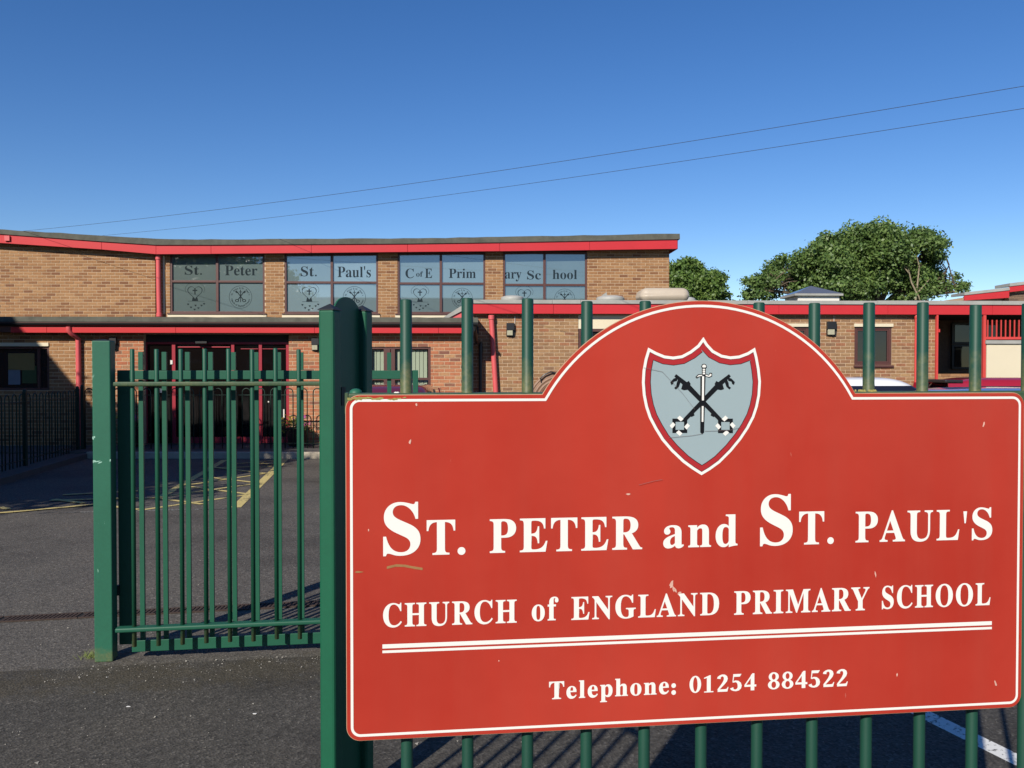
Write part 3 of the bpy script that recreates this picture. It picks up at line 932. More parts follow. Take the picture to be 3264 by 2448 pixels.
for path in ([(2050, 1172), (2110, 1185), (2175, 1255), (2213, 1305)], [(2130, 1395), (2205, 1388), (2238, 1382)], [(2245, 1374), (2320, 1372), (2360, 1362)], [(2035, 1545), (2085, 1532), (2110, 1528)]):
    for i in range(len(path) - 1):
        a, b = path[i], path[i + 1]
        wm.flat([S(a[0], a[1] + 0.5), S(b[0], b[1] + 0.5), S(b[0], b[1] - 0.5), S(a[0], a[1] - 0.5)], -0.0034)
wm.build('hairline_crack', 'crack', sg)

# =================================================================== BAR FENCE UNDER THE SIGN
fence = empty('bar_fence', FEN.o, FEN.a)
tag(fence, 'green round-bar fence carrying the red sign, algae at the foot of its bars', 'fence')
fz = 1.848
bar_me = MB().tube([(0, 0, 0.06), (0, 0, fz - 0.003), (0, 0, fz)], [0.0127, 0.0127, 0.0108], 18).mesh('bar', 'green_bar', True)
for i in range(0, 18):
    o = link_mesh('bar', bar_me, fence, (i * 0.13, 0, random.uniform(-0.003, 0.003)), (0, 0, random.uniform(0, 6.28)))
    o.data.set_sharp_from_angle(angle=R(40))
rl = FEN.uu(1102)
zr = FEN.zz(1500, 1251.5)
for nm, zc, mt in (('rail', zr - 0.013, 'green_rail'), ('rail', 0.22, 'green_rail')):
    MB().box(rl, 18 * 0.13, -0.028, 0.028, zc - 0.013, zc + 0.013).build(nm, mt, fence, bevel=0.004)
MB().box(rl, rl + 0.006, -0.030, 0.024, zr - 0.042, zr + 0.001).build('end_plate', 'green_rail', fence)
cu_ = FEN.uu(1134)
MB().lathe([(0.0135, zr - 0.05), (0.0135, zr + 0.001), (0.012, zr + 0.005), (0.007, zr + 0.0085), (0.002, zr + 0.0095)], 18, cu_, 0.0).build('domed_cap', 'green_post', fence, True)
db_ = MB()
for k in range(5):
    a = random.uniform(0, 6.28)
    db_.lathe([(0.004, zr + 0.0005), (0.003, zr + 0.002), (0.001, zr + 0.003)], 8, FEN.uu(1262) + random.uniform(-.006, .006), -0.02 + random.uniform(-.005, .004))
db_.build('bird_dropping', 'white', fence)['kind'] = 'stuff'
lm = MB()
for k in range(14):
    x = FEN.uu(2745) + random.gauss(0, 0.012)
    lm.lathe([(random.uniform(.002, .005), zr - 0.0005), (0.002, zr + 0.0035), (0.0006, zr + 0.0045)], 7, x, -0.016 + random.uniform(-.008, .006))
lm.build('lichen_patch', 'lichen', fence)['kind'] = 'stuff'

# =================================================================== PIER: two slim posts with an arched plate
pf = Vector((-0.673, 3.175, 0)); phi = R(18.0); plen = 0.252
pier = empty('gate_pier', pf, -phi)
tag(pier, 'glossy green pair of slim posts joined by a dark arched plate, beside the sign', 'post')
pw = 0.0315
pz = 1.918
for k, (yy, zt) in enumerate(((0, pz), (plen, pz + 0.012))):
    p = MB().box(-pw, pw, yy - pw, yy + pw, 0, zt).build('post', 'green_pier', pier, bevel=0.010)
    c = MB().add([(-pw - .001, yy - pw - .001, zt), (pw + .001, yy - pw - .001, zt), (pw + .001, yy + pw + .001, zt), (-pw - .001, yy + pw + .001, zt), (0, yy, zt + 0.022),
                  (-pw - .001, yy - pw - .001, zt - .003), (pw + .001, yy - pw - .001, zt - .003), (pw + .001, yy + pw + .001, zt - .003), (-pw - .001, yy + pw + .001, zt - .003)],
                 [(0, 1, 4), (1, 2, 4), (2, 3, 4), (3, 0, 4), (5, 6, 1, 0), (6, 7, 2, 1), (7, 8, 3, 2), (8, 5, 0, 3), (8, 7, 6, 5)]).build('post_cap', 'cap_black', p)
prof = [(pw - 0.004, 0.02), (plen - pw + 0.004, 0.02), (plen - pw + 0.004, pz - 0.02)]
hw = (plen - 2 * pw) / 2 + 0.004; mid = plen / 2
for k in range(13):
    t = math.pi * (0.08 + 0.84 * k / 12)
    prof.append((mid + hw * math.cos(t) * 1.03, pz - 0.012 + 0.068 * math.sin(t)))
prof.append((pw - 0.004, pz - 0.02))
pm = MB()
n = len(prof)
vv = [(-0.003, p[0], p[1]) for p in prof] + [(0.003, p[0], p[1]) for p in prof]
tri = tessellate_polygon([[Vector((p[0], p[1], 0)) for p in prof]])
pm.add(vv, [tuple(t) for t in tri] + [tuple(i + n for i in t)[::-1] for t in tri] + [(i, (i + 1) % n, (i + 1) % n + n, i + n) for i in range(n)])
pl = pm.build('arched_plate', 'green_pier', pier)
bmx = bmesh.new(); bmx.from_mesh(pl.data); bmesh.ops.recalc_face_normals(bmx, faces=bmx.faces); bmx.to_mesh(pl.data); bmx.free()
for zc_, rr_ in ((1.585, .021), (1.535, .014)):
    MB().tube([(-pw - .012, plen - .02, zc_ - .022), (-pw - .012, plen - .02, zc_ + .022)], rr_, 16).build('guide_roller', 'cap_black', pier, True)
MB().box(0.003, 0.007, 0.075, 0.105, 1.56, 1.63).build('lock_plate', 'felt', pier)

# =================================================================== GATE POST, BAR PANEL, SLIDING GATE
gp = empty('gate_post', at(331, 1175, 4.99).xy.to_3d(), PAN.a)
tag(gp, 'square green gate post with scratched paint at the left end of the bars', 'post')
MB().box(-0.05, 0.05, -0.05, 0.05, 0, 1.862).build('post_body', 'green_post', gp, bevel=0.006)
MB().add([(-.0505, -.0505, 1.862), (.0505, -.0505, 1.862), (.0505, .0505, 1.862), (-.0505, .0505, 1.862), (0, 0, 1.870)], [(0, 1, 4), (1, 2, 4), (2, 3, 4), (3, 0, 4), (3, 2, 1, 0)]).build('post_cap', 'cap_black', gp)
sc = MB()
for a in ((-0.042, 1.305, .010, .004, .5), (-0.046, 1.30, .004, .010, 0), (-0.028, 1.165, .020, .003, .15), (-0.046, 1.165, .003, .010, 0), (-0.012, 1.158, .014, .0025, .35), (0.045, 1.17, .003, .008, 0), (-0.035, 1.168, .010, .003, -.4)):
    pts = []
    for k in range(8):
        t = 2 * math.pi * k / 8; r = 1 + random.uniform(-.3, .3); x_, z_ = a[2] * r * math.cos(t), a[3] * r * math.sin(t)
        pts.append((a[0] + x_ * math.cos(a[4]) - z_ * math.sin(a[4]), a[1] + x_ * math.sin(a[4]) + z_ * math.cos(a[4])))
    sc.flat(pts, -0.0506)
MAT['scratch'] = plain('bare_primer', (0.35, 0.62, 0.50), 0.7)
sc.build('paint_scratch', 'scratch', gp)

panel = empty('infill_fence', PAN.o, PAN.a)
tag(panel, 'green round-bar fence panel between the gate post and the pier', 'fence')
pb = MB().tube([(0, 0, 0.105), (0, 0, 1.812), (0, 0, 1.816)], [0.0127, 0.0127, 0.0105], 14).mesh('bar', 'green_panel_bar', True)
for i in range(10):
    o = link_mesh('bar', pb, panel, (i * 0.1325, 0, random.uniform(-.004, .004)), (0, 0, random.uniform(0, 6.28)))
r0 = PAN.uu(364)
for zc, mt in ((1.612, 'green_rail'), (0.205, 'green_rail_clean')):
    MB().box(r0, 1.30, -0.032, 0.027, zc - 0.013, zc + 0.013).build('rail', mt, panel, bevel=0.008)

gv_ = 0.105                      # sliding gate stands this far behind the bar panel
gate = empty('sliding_gate', PAN.o + PAN.v * gv_, PAN.a)
tag(gate, 'green square-bar sliding gate parked behind the bar panel', 'gate')
GU = lambda px: PAN.uu(px, gv_)
GZ = lambda px, py: PAN.zz(px, py, gv_)
ge = GU(1324)
gl0, gl1 = GU(376), GU(417)
zt1, zt0 = GZ(700, 1180), GZ(700, 1209)
MB().box(PAN.uu(376, .2), PAN.uu(417, .2), 0.075, 0.135, 0.06, zt1).build('stile', 'green_gate', gate, bevel=0.003)
MB().box(ge - 0.016, ge + 0.016, -0.03, 0.03, 0.06, zt1).build('stile', 'green_gate', gate, bevel=0.003)
MB().box(gl1 + .001, ge - 0.017, -0.029, 0.029, zt0, zt1 - .002).build('rail', 'green_gate', gate, bevel=0.003)
MB().box(gl1 + .001, ge - 0.017, -0.029, 0.029, 0.045, 0.112).build('rail', 'green_gate', gate, bevel=0.003)
sbm = MB().box(-0.0125, 0.0125, -0.0125, 0.0125, 0.113, zt0 - .001).mesh('bar', 'green_gate')
sbt = MB().box(-0.0125, 0.0125, -0.0125, 0.0125, zt1, GZ(600, 1122)).mesh('bar', 'green_gate')
u = GU(449.5); k = 0
while u < ge - 0.05:
    link_mesh('bar', sbm, gate, (u, 0, 0)); link_mesh('finial_bar', sbt, gate, (u, 0, 0))
    u += 0.1305; k += 1
MB().box(PAN.uu(370, .2), PAN.uu(380, .2), 0.05, 0.074, 0.36, 0.42).build('latch', 'cap_black', gate)

# unseen leaf of round bars added left of the view to cast striped shade
og = empty('added_bar_leaf', (-1.351, 2.118, 0), R(-58.5))
tag(og, 'green round-bar leaf added out of view to cast striped shade on the ground', 'gate')
for i in range(3, 12):
    link_mesh('bar', pb, og, (i * 0.10, 0, 0.03))
for zc in (1.855, 0.12):
    MB().box(0.27, 1.13, -0.025, 0.025, zc - 0.011, zc + 0.011).build('rail', 'green_rail_clean', og, bevel=0.006)


# =================================================================== BRICKWORK
BR_FULL = {}


def brick_mesh(mat, k):
    key = (mat, k)
    if key not in BR_FULL:
        mb = MB(); j = [0.0018 * (i * 7 % 5 - 2) / 2 for i in range(k, k + 4)]
        x1, z1, d = 0.213, 0.0625, 0.007
        a = 0.002
        v = [(0, 0, 0), (x1, 0, 0), (x1, 0, z1), (0, 0, z1), (a, -d + j[0], a), (x1 - a, -d + j[1], a), (x1 - a, -d + j[2], z1 - a), (a, -d + j[3], z1 - a)]
        mb.add(v, [(4, 5, 6, 7), (0, 1, 5, 4), (1, 2, 6, 5), (2, 3, 7, 6), (3, 0, 4, 7)])
        BR_FULL[key] = mb.mesh('brick', mat)
    return BR_FULL[key]


def to_px(p):
    d = p - CAM
    f = Vector((0, math.cos(PITCH), -math.sin(PITCH))); up = Vector((0, math.sin(PITCH), math.cos(PITCH)))
    w = d.dot(f)
    return 1632 + F * d.x / w, 1224 - F * d.dot(up) / w


def lay_bricks(u0, u1, z0, z1, v, openings, ztop=None, zshift=0.0):
    """running-bond bricks on a wall facing -v; returns (full bricks, cut bricks) as rectangles"""
    full, cut = [], []
    c = 0; z = z0
    while z < z1 - 0.02:
        zt = min(z + 0.065, z1)
        off = (0.1125 if c % 2 else 0.0)
        gaps = []
        for a, b, zl, zh in openings:
            if zt > zl + 0.002 and z < zh - 0.002: gaps.append((a, b))
        x = u0 - off
        while x < u1:
            a, b = max(x, u0), min(x + 0.215, u1)
            segs = [(a, b)]
            for ga, gb in gaps:
                ns = []
                for s0, s1 in segs:
                    if gb <= s0 or ga >= s1: ns.append((s0, s1)); continue
                    if ga > s0: ns.append((s0, ga))
                    if gb < s1: ns.append((gb, s1))
                segs = ns
            for s0, s1 in segs:
                if s1 - s0 < 0.03: continue
                if ztop and z + 0.03 > ztop((s0 + s1) / 2): continue
                (full if (s1 - s0 > 0.214 and zt - z > 0.064) else cut).append((s0, s1, z, zt, v))
            x += 0.225
        z += 0.075; c += 1
    return full, cut


def visible(b):
    p = BLD.o + BLD.u * ((b[0] + b[1]) / 2) + BLD.v * b[4]; p.z = (b[2] + b[3]) / 2
    x, y = to_px(p)
    if not (0 < x < 3264): return False
    if x > 1100 and y > 1250: return False
    if 1040 < x < 1180 and y > 980: return False
    dx = (x - 2232) / 500.0
    if abs(dx) < 1 and y > 1250 - 290 * math.sqrt(max(0, 1 - dx * dx)): return False
    return True


def put_bricks(parent, sets, limit=300):
    """sets: list of (full, cut, material); the bricks seen largest become parts, the rest one joined part"""
    cand = []
    rest = {}
    for full, cut, mat in sets:
        rest.setdefault(mat, []).extend(cut)
        for b in full:
            if visible(b): cand.append((b, mat))
            else: rest[mat].append(b)
    random.shuffle(cand)
    cand.sort(key=lambda t: round(t[0][4]))
    for b, mat in cand[:limit]:
        link_mesh('brick', brick_mesh(mat, random.randrange(5)), parent, (b[0], b[4], b[2]))
    for b, mat in cand[limit:]: rest[mat].append(b)
    for mat, lst in rest.items():
        if not lst: continue
        mb = MB()
        for a, b, z0, z1, v in lst:
            d = 0.007 + random.uniform(-.0016, .0016)
            mb.add([(a, v, z0), (b, v, z0), (b, v, z1 - .0025), (a, v, z1 - .0025), (a + .003, v - d, z0 + .002), (b - .003, v - d, z0 + .002), (b - .003, v - d, z1 - .0045), (a + .003, v - d, z1 - .0045)],
                   [(4, 5, 6, 7), (0, 1, 5, 4), (1, 2, 6, 5), (2, 3, 7, 6), (3, 0, 4, 7)])
        o = mb.build('remaining_bricks', mat, parent); o['kind'] = 'stuff'


def wall_cells(mb, u0, u1, z0, z1, v0, v1, openings):
    us = sorted({u0, u1} | {min(max(x, u0), u1) for o in openings for x in o[:2]})
    zs = sorted({z0, z1} | {min(max(x, z0), z1) for o in openings for x in o[2:]})
    for i in range(len(us) - 1):
        for j in range(len(zs) - 1):
            cu, cz = (us[i] + us[i + 1]) / 2, (zs[j] + zs[j + 1]) / 2
            if any(o[0] < cu < o[1] and o[2] < cz < o[3] for o in openings): continue
            mb.box(us[i], us[i + 1], v0, v1, zs[j], zs[j + 1])


def bu(px, v=0.0): return BLD.uu(px, v)
def bz(px, py, v=0.0): return BLD.zz(px, py, v)


# ------------------------------------------------------------------- hall block (upper storey behind)
hall = empty('hall_block', BLD.o, BLD.a)
tag(hall, 'tall brick school hall with lettered windows and a red fascia under its roof', 'building')
V = 4.0; VW = 3.95
wins = []
for x0, x1, xm, tt, tb in ((544, 845, 693.5, 893, 900), (908, 1206, 1058.5, 896, 903), (1268, 1547, 1405.5, 899.5, 906.5), (1604, 1871, 1735.5, 904, 911)):
    wins.append((bu(x0, V), bu(x1, V), bu(xm, V), bz(x0, tt, V), bz(x0, tb, V)))
zsill = bz(700, 998, V); zcream = bz(700, 1012, V)
ztop_w = bz(700, 800, V)
zt_right = bz(2132, 780, V)
openings = [(a, b, zcream - 0.05, 5.2) for a, b, *_ in wins]
uL, uW, uR = bu(-420, VW), bu(497, VW), bu(2132, V)
zlow = 2.55
fl, ct = lay_bricks(bu(505, V), uR, zlow, zt_right, V, openings, ztop=lambda u_: ztop_w + (zt_right - ztop_w) * max(0, (u_ - wins[0][0]) / (uR - wins[0][0])) + 0.05)
zl_left = bz(-420, 752, VW); zl_right = bz(497, 795, VW)
zt_wing = lambda u_: zl_left + (zl_right - zl_left) * (u_ - uL) / (uW - uL)
fl2, ct2 = lay_bricks(uL, uW, zlow, 5.6, VW, [], ztop=zt_wing)
put_bricks(hall, [(fl, ct, 'brick_buff'), (fl2, ct2, 'brick_buff')])
wm_ = MB()
wall_cells(wm_, bu(505, V), uR, 0, zt_right, V, V + 0.25, openings)
wm_.prism_y([(uL, 0), (uW, 0), (uW, zl_right + .06), (uL, zl_left + .06)], VW, V + 0.25)
wm_.box(uR - 0.25, uR, V + 0.25, V + 9, 0, zt_right)
wm_.box(uL, uR, V + 9, V + 9.25, 0, 4.6)
wm_.build('wall', 'mortar', hall)
# bricks on the return wall of the right-hand end are seen from a step aside only: courses as grooves
# roof edge and fascia in panels
VF = 3.72
top_pts = [(-420, 706), (330, 750), (520, 762), (700, 762.5), (1340, 759), (2160, 744)]
fas_t = [(-420, 716), (30, 747), (327, 769), (500, 780), (675, 780), (994, 778), (1300, 776), (1593, 772), (1879, 767), (2158, 762)]
fas_b = [(-420, 746), (30, 776), (327, 795), (500, 810), (675, 809), (994, 806), (1300, 803), (1593, 800.5), (1879, 797), (2158, 793)]
for i in range(len(fas_t) - 1):
    a, b = fas_t[i], fas_t[i + 1]; c, d = fas_b[i], fas_b[i + 1]
    ua, ub = bu(a[0], VF) + 0.003, bu(b[0], VF) - 0.003
    MB().prism_y([(ua, bz(*c, VF)), (ub, bz(*d, VF)), (ub, bz(*b, VF) + .01), (ua, bz(*a, VF) + .01)], VF, VF + 0.03).build('fascia_panel', 'red_fascia', hall, bevel=0.003)
ue = bu(2160, VF)
MB().box(ue - 0.03, ue, VF + 0.031, V + 9.4, bz(2158, 793, VF), bz(2158, 762, VF)).build('fascia_panel', 'red_fascia', hall)
def polyline_z(pts, px):
    for i in range(len(pts) - 1):
        if px <= pts[i + 1][0] or i == len(pts) - 2:
            t = (px - pts[i][0]) / (pts[i + 1][0] - pts[i][0]); return pts[i][1] + (pts[i + 1][1] - pts[i][1]) * t
ed = MB(); xs = list(np.linspace(-420, 2166, 60)); VE = VF - 0.035
prev = None
for x in xs:
    yt = polyline_z(top_pts, x) + random.uniform(-1.0, 1.0); yb_ = polyline_z(fas_t, x) + 0.5
    cur = (bu(x, VE), bz(x, yb_, VE), bz(x, yt, VE))
    if prev:
        dv = 0.02
        ed.hexa([(prev[0], VE, prev[1]), (cur[0], VE, cur[1]), (cur[0], V + 9.5, cur[1]), (prev[0], V + 9.5, prev[1]),
                 (prev[0], VE + dv, prev[2]), (cur[0], VE + dv, cur[2]), (cur[0], V + 9.5, cur[2]), (prev[0], V + 9.5, prev[2])])
    prev = cur
ed.build('roof', 'felt', hall)
so = MB()
for i in range(len(fas_b) - 1):
    c, d = fas_b[i], fas_b[i + 1]
    ua, ub = bu(c[0], VF), bu(d[0], VF); za, zb_ = bz(*c, VF) + .012, bz(*d, VF) + .012
    so.hexa([(ua, VF + .031, za), (ub, VF + .031, zb_), (ub, V + .03, zb_), (ua, V + .03, za), (ua, VF + .031, za + .01), (ub, VF + .031, zb_ + .01), (ub, V + .03, zb_ + .01), (ua, V + .03, za + .01)])
so.build('soffit', 'frame_brown', hall)


def down_pipe(parent, pts, r, mat='red_pipe', collars=(), brackets=()):
    mb = MB(); mb.tube(pts, r, 14)
    o = mb.build('downpipe', mat, parent, True)
    for z in collars:
        t = (z - pts[-1][2]) / (pts[0][2] - pts[-1][2]); x = pts[-1][0] + (pts[0][0] - pts[-1][0]) * t
        MB().lathe([(r * 1.02, z - .05), (r * 1.22, z - .04), (r * 1.22, z + .04), (r * 1.02, z + .05)], 14, x, pts[-1][1]).build('pipe_collar', mat, o, True)
    return o


vp = VW - 0.075
down_pipe(hall, [(bu(507, vp), vp, bz(507, 806, vp)), (bu(507.5, vp), vp, bz(507, 900, vp)), (bu(509, vp), vp, bz(507, 1014, vp))], 0.058, collars=(bz(507, 822, vp), bz(507, 1004, vp)))
MB().box(bu(523, V), bu(528, V), V - .03, V - .001, bz(525, 1000, V), bz(525, 815, V)).build('service_strip', 'cream', hall)
wb_ = MB().box(bu(18, VF - .05), bu(34, VF - .05), VF - .05, VF, bz(20, 768, VF), bz(20, 752, VF)).build('wire_bracket', 'red_pipe', hall)


# --- crest drawings for the window panes, unit = metres
def heart_emblem():
    mb = MB()
    k = 0.00298
    def hp(s, cx, cy, n=26):
        o = []
        for i in range(n):
            t = 2 * math.pi * i / n
            x = 16 * math.sin(t) ** 3; y = 13 * math.cos(t) - 5 * math.cos(2 * t) - 2 * math.cos(3 * t) - math.cos(4 * t)
            o.append((cx + x * s, cy + y * s))
        return o[::-1]
    T = lambda pts: [((p[0]) * k, -(p[1]) * k) for p in pts]
    ho = [(x, -y) for x, y in hp(4.0, 0, 32)]; hi = [(x, -y) for x, y in hp(3.62, 0, 32)]
    def ccw(p):
        a = sum(p[i - 1][0] * p[i][1] - p[i][0] * p[i - 1][1] for i in range(len(p)))
        return p if a > 0 else p[::-1]
    mb.band(ccw([(x * k, -y * k) for x, y in ho]), ccw([(x * k, -y * k) for x, y in hi]), 0)
    for pg in ([(-5, -65), (5, -65), (5, -12), (-5, -12)], [(-20, -50), (20, -50), (20, -40), (-20, -40)],
               [(-18, 8), (-2, 26), (2, 26), (18, 8), (26, 44), (-26, 44)], [(-60, 44), (80, 46), (80, 48), (-60, 47)]):
        mb.flat(ccw([(x * k, -y * k) for x, y in pg]), -0.0003 - 0.0001 * (len(mb.f) % 5))
    for cx, cy in ((-58, 72), (-34, 98), (4, 82), (-4, 116), (28, 104), (54, 82), (76, 68)):
        mb.flat(ccw([(x * k, -y * k) for x, y in [(a, -b) for a, b in hp(0.58, cx, -cy, 12)]]), -0.0002)
    for i in range(22):
        t = R(205 - i * 230 / 21 * 0.999); x, y = 82 * math.cos(t), -55 - 62 * math.sin(t) * 0.9
        mb.flat(ccw([((x + a) * k, -(y + b) * k) for a, b in ((-2, -3), (2.5, -3), (2, 3), (-2.5, 3))]), -0.0002)
    return mb


def ring_emblem():
    mb = MB(); k = 0.00298
    def circ(r, n=40): return [(r * k * math.cos(2 * math.pi * i / n), r * k * math.sin(2 * math.pi * i / n)) for i in range(n)]
    mb.band(circ(97), circ(94), 0)
    txt = 'Church of England Primary'
    def put(s_, t0, t1, flip):
        for i, ch in enumerate(s_):
            if ch == ' ': continue
            t = R(t0 + (t1 - t0) * i / (len(s_) - 1)); r = 76 * k
            v, f = TXT[ch]
            ro = t - math.pi / 2 if not flip else t + math.pi / 2
            sc_ = 0.062
            vv = [(r * math.cos(t) + (x * math.cos(ro) - y * math.sin(ro)) * sc_, -0.0002, r * math.sin(t) + (x * math.sin(ro) + y * math.cos(ro)) * sc_) for x, y in v]
            mb.add(vv, f)
    TXT = {}
    top, bot = "St. Peter & St. Paul's", 'Church of England Primary'
    for ch in set(top + bot):
        if ch == ' ': continue
        v, f = text_polys(ch); xs = [p[0] for p in v]; cx = (min(xs) + max(xs)) / 2
        TXT[ch] = ([(x - cx, y - 0.3) for x, y in v], f)
    put(top, 165, 15, False); put(bot, 195, 345, True)
    def ccw(p):
        a = sum(p[i - 1][0] * p[i][1] - p[i][0] * p[i - 1][1] for i in range(len(p)))
        return p if a > 0 else p[::-1]
    for m in (1, -1):
        for pg in ([(-34, -46), (-28, -50), (26, 22), (20, 27)], [(-46, -44), (-36, -56), (-22, -42), (-30, -32)]):
            mb.flat(ccw([(m * x * k, -y * k) for x, y in pg]), -0.0003 - m * 0.0001)
        cx, cy = 30 * m, 30
        mb.band([(cx * k + 17 * k * math.cos(2 * math.pi * i / 16), -cy * k + 13 * k * math.sin(2 * math.pi * i / 16)) for i in range(16)],
                [(cx * k + 10 * k * math.cos(2 * math.pi * i / 16), -cy * k + 7 * k * math.sin(2 * math.pi * i / 16)) for i in range(16)], -0.0005)
    for pg in ([(-3, -62), (3, -62), (3, 44), (-3, 44)], [(-14, -46), (14, -46), (14, -41), (-14, -41)]):
        mb.flat(ccw([(x * k, -y * k) for x, y in pg]), -0.0007)
    return mb


HE = heart_emblem().mesh('emblem', 'film_letter'); RE = ring_emblem().mesh('emblem', 'film_letter')
words = [[('St.', 591, 646, 846, 876)], [('Peter', 719, 822, 846, 878)], [('St.', 960, 1011, 849, 881)], [("Paul's", 1077, 1183, 848, 884)],
         [('C', 1293, 1320, 856, 887), ('of', 1327, 1349, 865, 882), ('E', 1355, 1378, 856, 886)], [('Prim', 1431, 1517, 856, 886)],
         [('ary', 1609, 1662, 867, 897), ('Sc', 1680, 1724, 862, 891)], [('hool', 1761, 1839, 860, 890)]]
VP = V + 0.055                    # pane plane, a little behind the wall face
for wi, (a, b, m_, zt_, zb_) in enumerate(wins):
    fr = MB(); t = 0.05
    ztp = polyline_z(fas_b, (546, 908, 1270, 1606)[wi]); zt_f = bz(700, ztp, V) + 0.03
    y0, y1 = V + 0.01, V + 0.09
    fr.box(a, a + t, y0, y1, zsill, zt_f).box(b - t, b, y0, y1, zsill, zt_f).box(a + t, b - t, y0 + .001, y1, zt_f - .06, zt_f)
    fr.box(m_ - .032, m_ + .032, y0 - .002, y1, zsill + .04, zt_f - .06)
    fr.box(a + t, m_ - .032, y0, y1, zb_, zt_).box(m_ + .032, b - t, y0, y1, zb_, zt_)
    fr.box(a + t, b - t, y0 + .001, y1, zsill, zsill + .045)
    fr.box(a - .06, b + .04, V - .055, V + .03, zsill - .035, zsill - .001)
    w = fr.build('window', 'frame_brown', hall, bevel=0.004)
    MB().box(a - .06, b + .045, V - .03, V + .06, zcream - .06, zsill - .037).build('sill_panel', 'cream', w)
    for (xa, xb) in ((a + t, m_ - .032), (m_ + .032, b - t)):
        MB().box(xa - .004, xb + .004, VP, VP + .008, zt_ - .004, zt_f - .055).build('pane', 'film', w)
        MB().box(xa - .004, xb + .004, VP, VP + .008, zsill + .04, zb_ + .004).build('pane', 'film', w)
    for s_ in (0, 1):
        mb = MB()
        for wd, x0, x1, yt, yb_ in words[wi * 2 + s_]:
            body = wd
            fit_text(mb, body, bu(x0, VP), bu(x1, VP), bz(x0, yb_, VP), bz(x0, yt, VP), VP - 0.0012)
        mb.build('lettering', 'film_letter', w)
    zc = (zsill + zb_) / 2 + .035
    o = link_mesh('emblem', HE, w, ((a + t + m_) / 2 - .01, VP - .0012, zc + 0.02)); 
    o2 = link_mesh('emblem', RE, w, ((m_ + b - t) / 2, VP - .0012, zc - .01))
    if wi > 1: o.scale = o2.scale = (0.92, 1, 0.92)
MB().box(uL + .3, uR - .3, V + 1.2, V + 1.25, 2.6, 4.7).build('hall_partition', 'interior', hall)

# ------------------------------------------------------------------- entrance block
ent = empty('entrance_block', BLD.o, BLD.a)
tag(ent, 'single storey brick entrance block with red framed glass doors and a black gutter', 'building')
V = 0.0
e_l, e_r = bu(-420), bu(1500)
z_door_t, z_door_b = bz(690, 1066), 0.12
doors = (bu(459), bu(921))
notice = (bu(-60), bu(157), bz(100, 1244), bz(100, 1104))
rwin = (bu(1177), bu(1373), 0.62, bz(1270, 1106))
opens = [(doors[0], doors[1], -1, z_door_t), notice, rwin]
zwall = 2.62
nb = bu(300)
f1, c1 = lay_bricks(e_l, nb, 0.13, zwall, V, opens)
f2, c2 = lay_bricks(nb + .01, e_r, 0.13, zwall, V, opens)
put_bricks(ent, [(f1, c1, 'brick_buff'), (f2, c2, 'brick_red')])
wm_ = MB(); wall_cells(wm_, e_l, e_r, 0, zwall, V, V + 0.25, opens)
wm_.box(e_r - .25, e_r, V + .25, 0.595, 0, zwall)
wm_.build('wall', 'mortar', ent)
# roof: felt edge, gutter, fascia in panels
VG = -0.205
zr_t, zr_b = bz(700, 1010, VG), bz(700, 1026, VG)
rf = MB(); xs = np.linspace(-420, 1524, 50); pr = None
for x in xs:
    c = (bu(x, VG), zr_b, zr_t + random.uniform(-.008, .008))
    if pr: rf.hexa([(pr[0], VG, pr[1]), (c[0], VG, c[1]), (c[0], 3.88, c[1]), (pr[0], 3.88, pr[1]), (pr[0], VG + .03, pr[2]), (c[0], VG + .03, c[2]), (c[0], 3.88, c[2]), (pr[0], 3.88, pr[2])])
    pr = c
rf.build('roof', 'felt', ent)
gz = bz(700, 1033, VG - .06)
gt = MB(); n = 9
ga, gb = bu(-420, VG), bu(1524, VG)
pro = [(VG - .05 - .055 * math.cos(math.pi * k / n), gz + .02 - .06 * math.sin(math.pi * k / n)) for k in range(n + 1)]
vv = [(ga, p[0], p[1]) for p in pro] + [(gb, p[0], p[1]) for p in pro]
gt.add(vv, [(i, i + 1, i + n + 2, i + n + 1) for i in range(n)])
gt.box(gb - .006, gb, VG - .105, VG + .005, gz - .04, gz + .025)
gt.build('gutter', 'gutter', ent)
bk = MB()
MB().box(ga, gb, VG + .012, VG + .03, gz - .05, zr_b - .001).build('eaves_board', 'gutter', ent)
VFE = -0.245
joints = [35, 150, 561, 1003, 1398, 1500]
for i in range(len(joints) - 1):
    ua, ub = bu(joints[i], VFE) + .003, bu(joints[i + 1], VFE) - .003
    MB().box(ua, ub, VFE, VFE + .025, bz(700, 1061, VFE), bz(700, 1044, VFE)).build('fascia_panel', 'red_fascia', ent, bevel=.002)
MB().box(bu(-420, VFE), bu(1500, VFE), VFE + .026, -.016, bz(700, 1059, VFE), bz(700, 1056, VFE)).build('soffit', 'frame_brown', ent)
MB().box(bu(-420, VFE), bu(1500, VFE), VFE + .03, VFE + .05, bz(700, 1056, VFE) + .001, zr_b - .01).build('eaves_board', 'frame_brown', ent)
vp = -0.07
down_pipe(ent, [(bu(234, vp), VG - .05, bz(234, 1042, VG)), (bu(234, vp), VG - .05, bz(234, 1054, VG)), (bu(240, vp), vp - .15, bz(240, 1064, vp)), (bu(250, vp), vp, bz(250, 1080, vp)), (bu(250.5, vp), vp, 1.2), (bu(251, vp), vp, 0.12)], 0.052)
down_pipe(ent, [(bu(1512, VG), VG - .05, gz - .04), (bu(1512, VG), VG - .05, gz - .10), (bu(1520, .4), .2, gz - .35), (bu(1532, .5), 0.49, bz(1532, 1092, .5)), (bu(1532, .5), 0.49, 0.12)], 0.045, 'gutter')
MB().box(bu(1508, .3), bu(1526, .3), .2, .36, bz(1515, 1064, .3), bz(1515, 1040, .3)).build('hopper', 'gutter', ent)
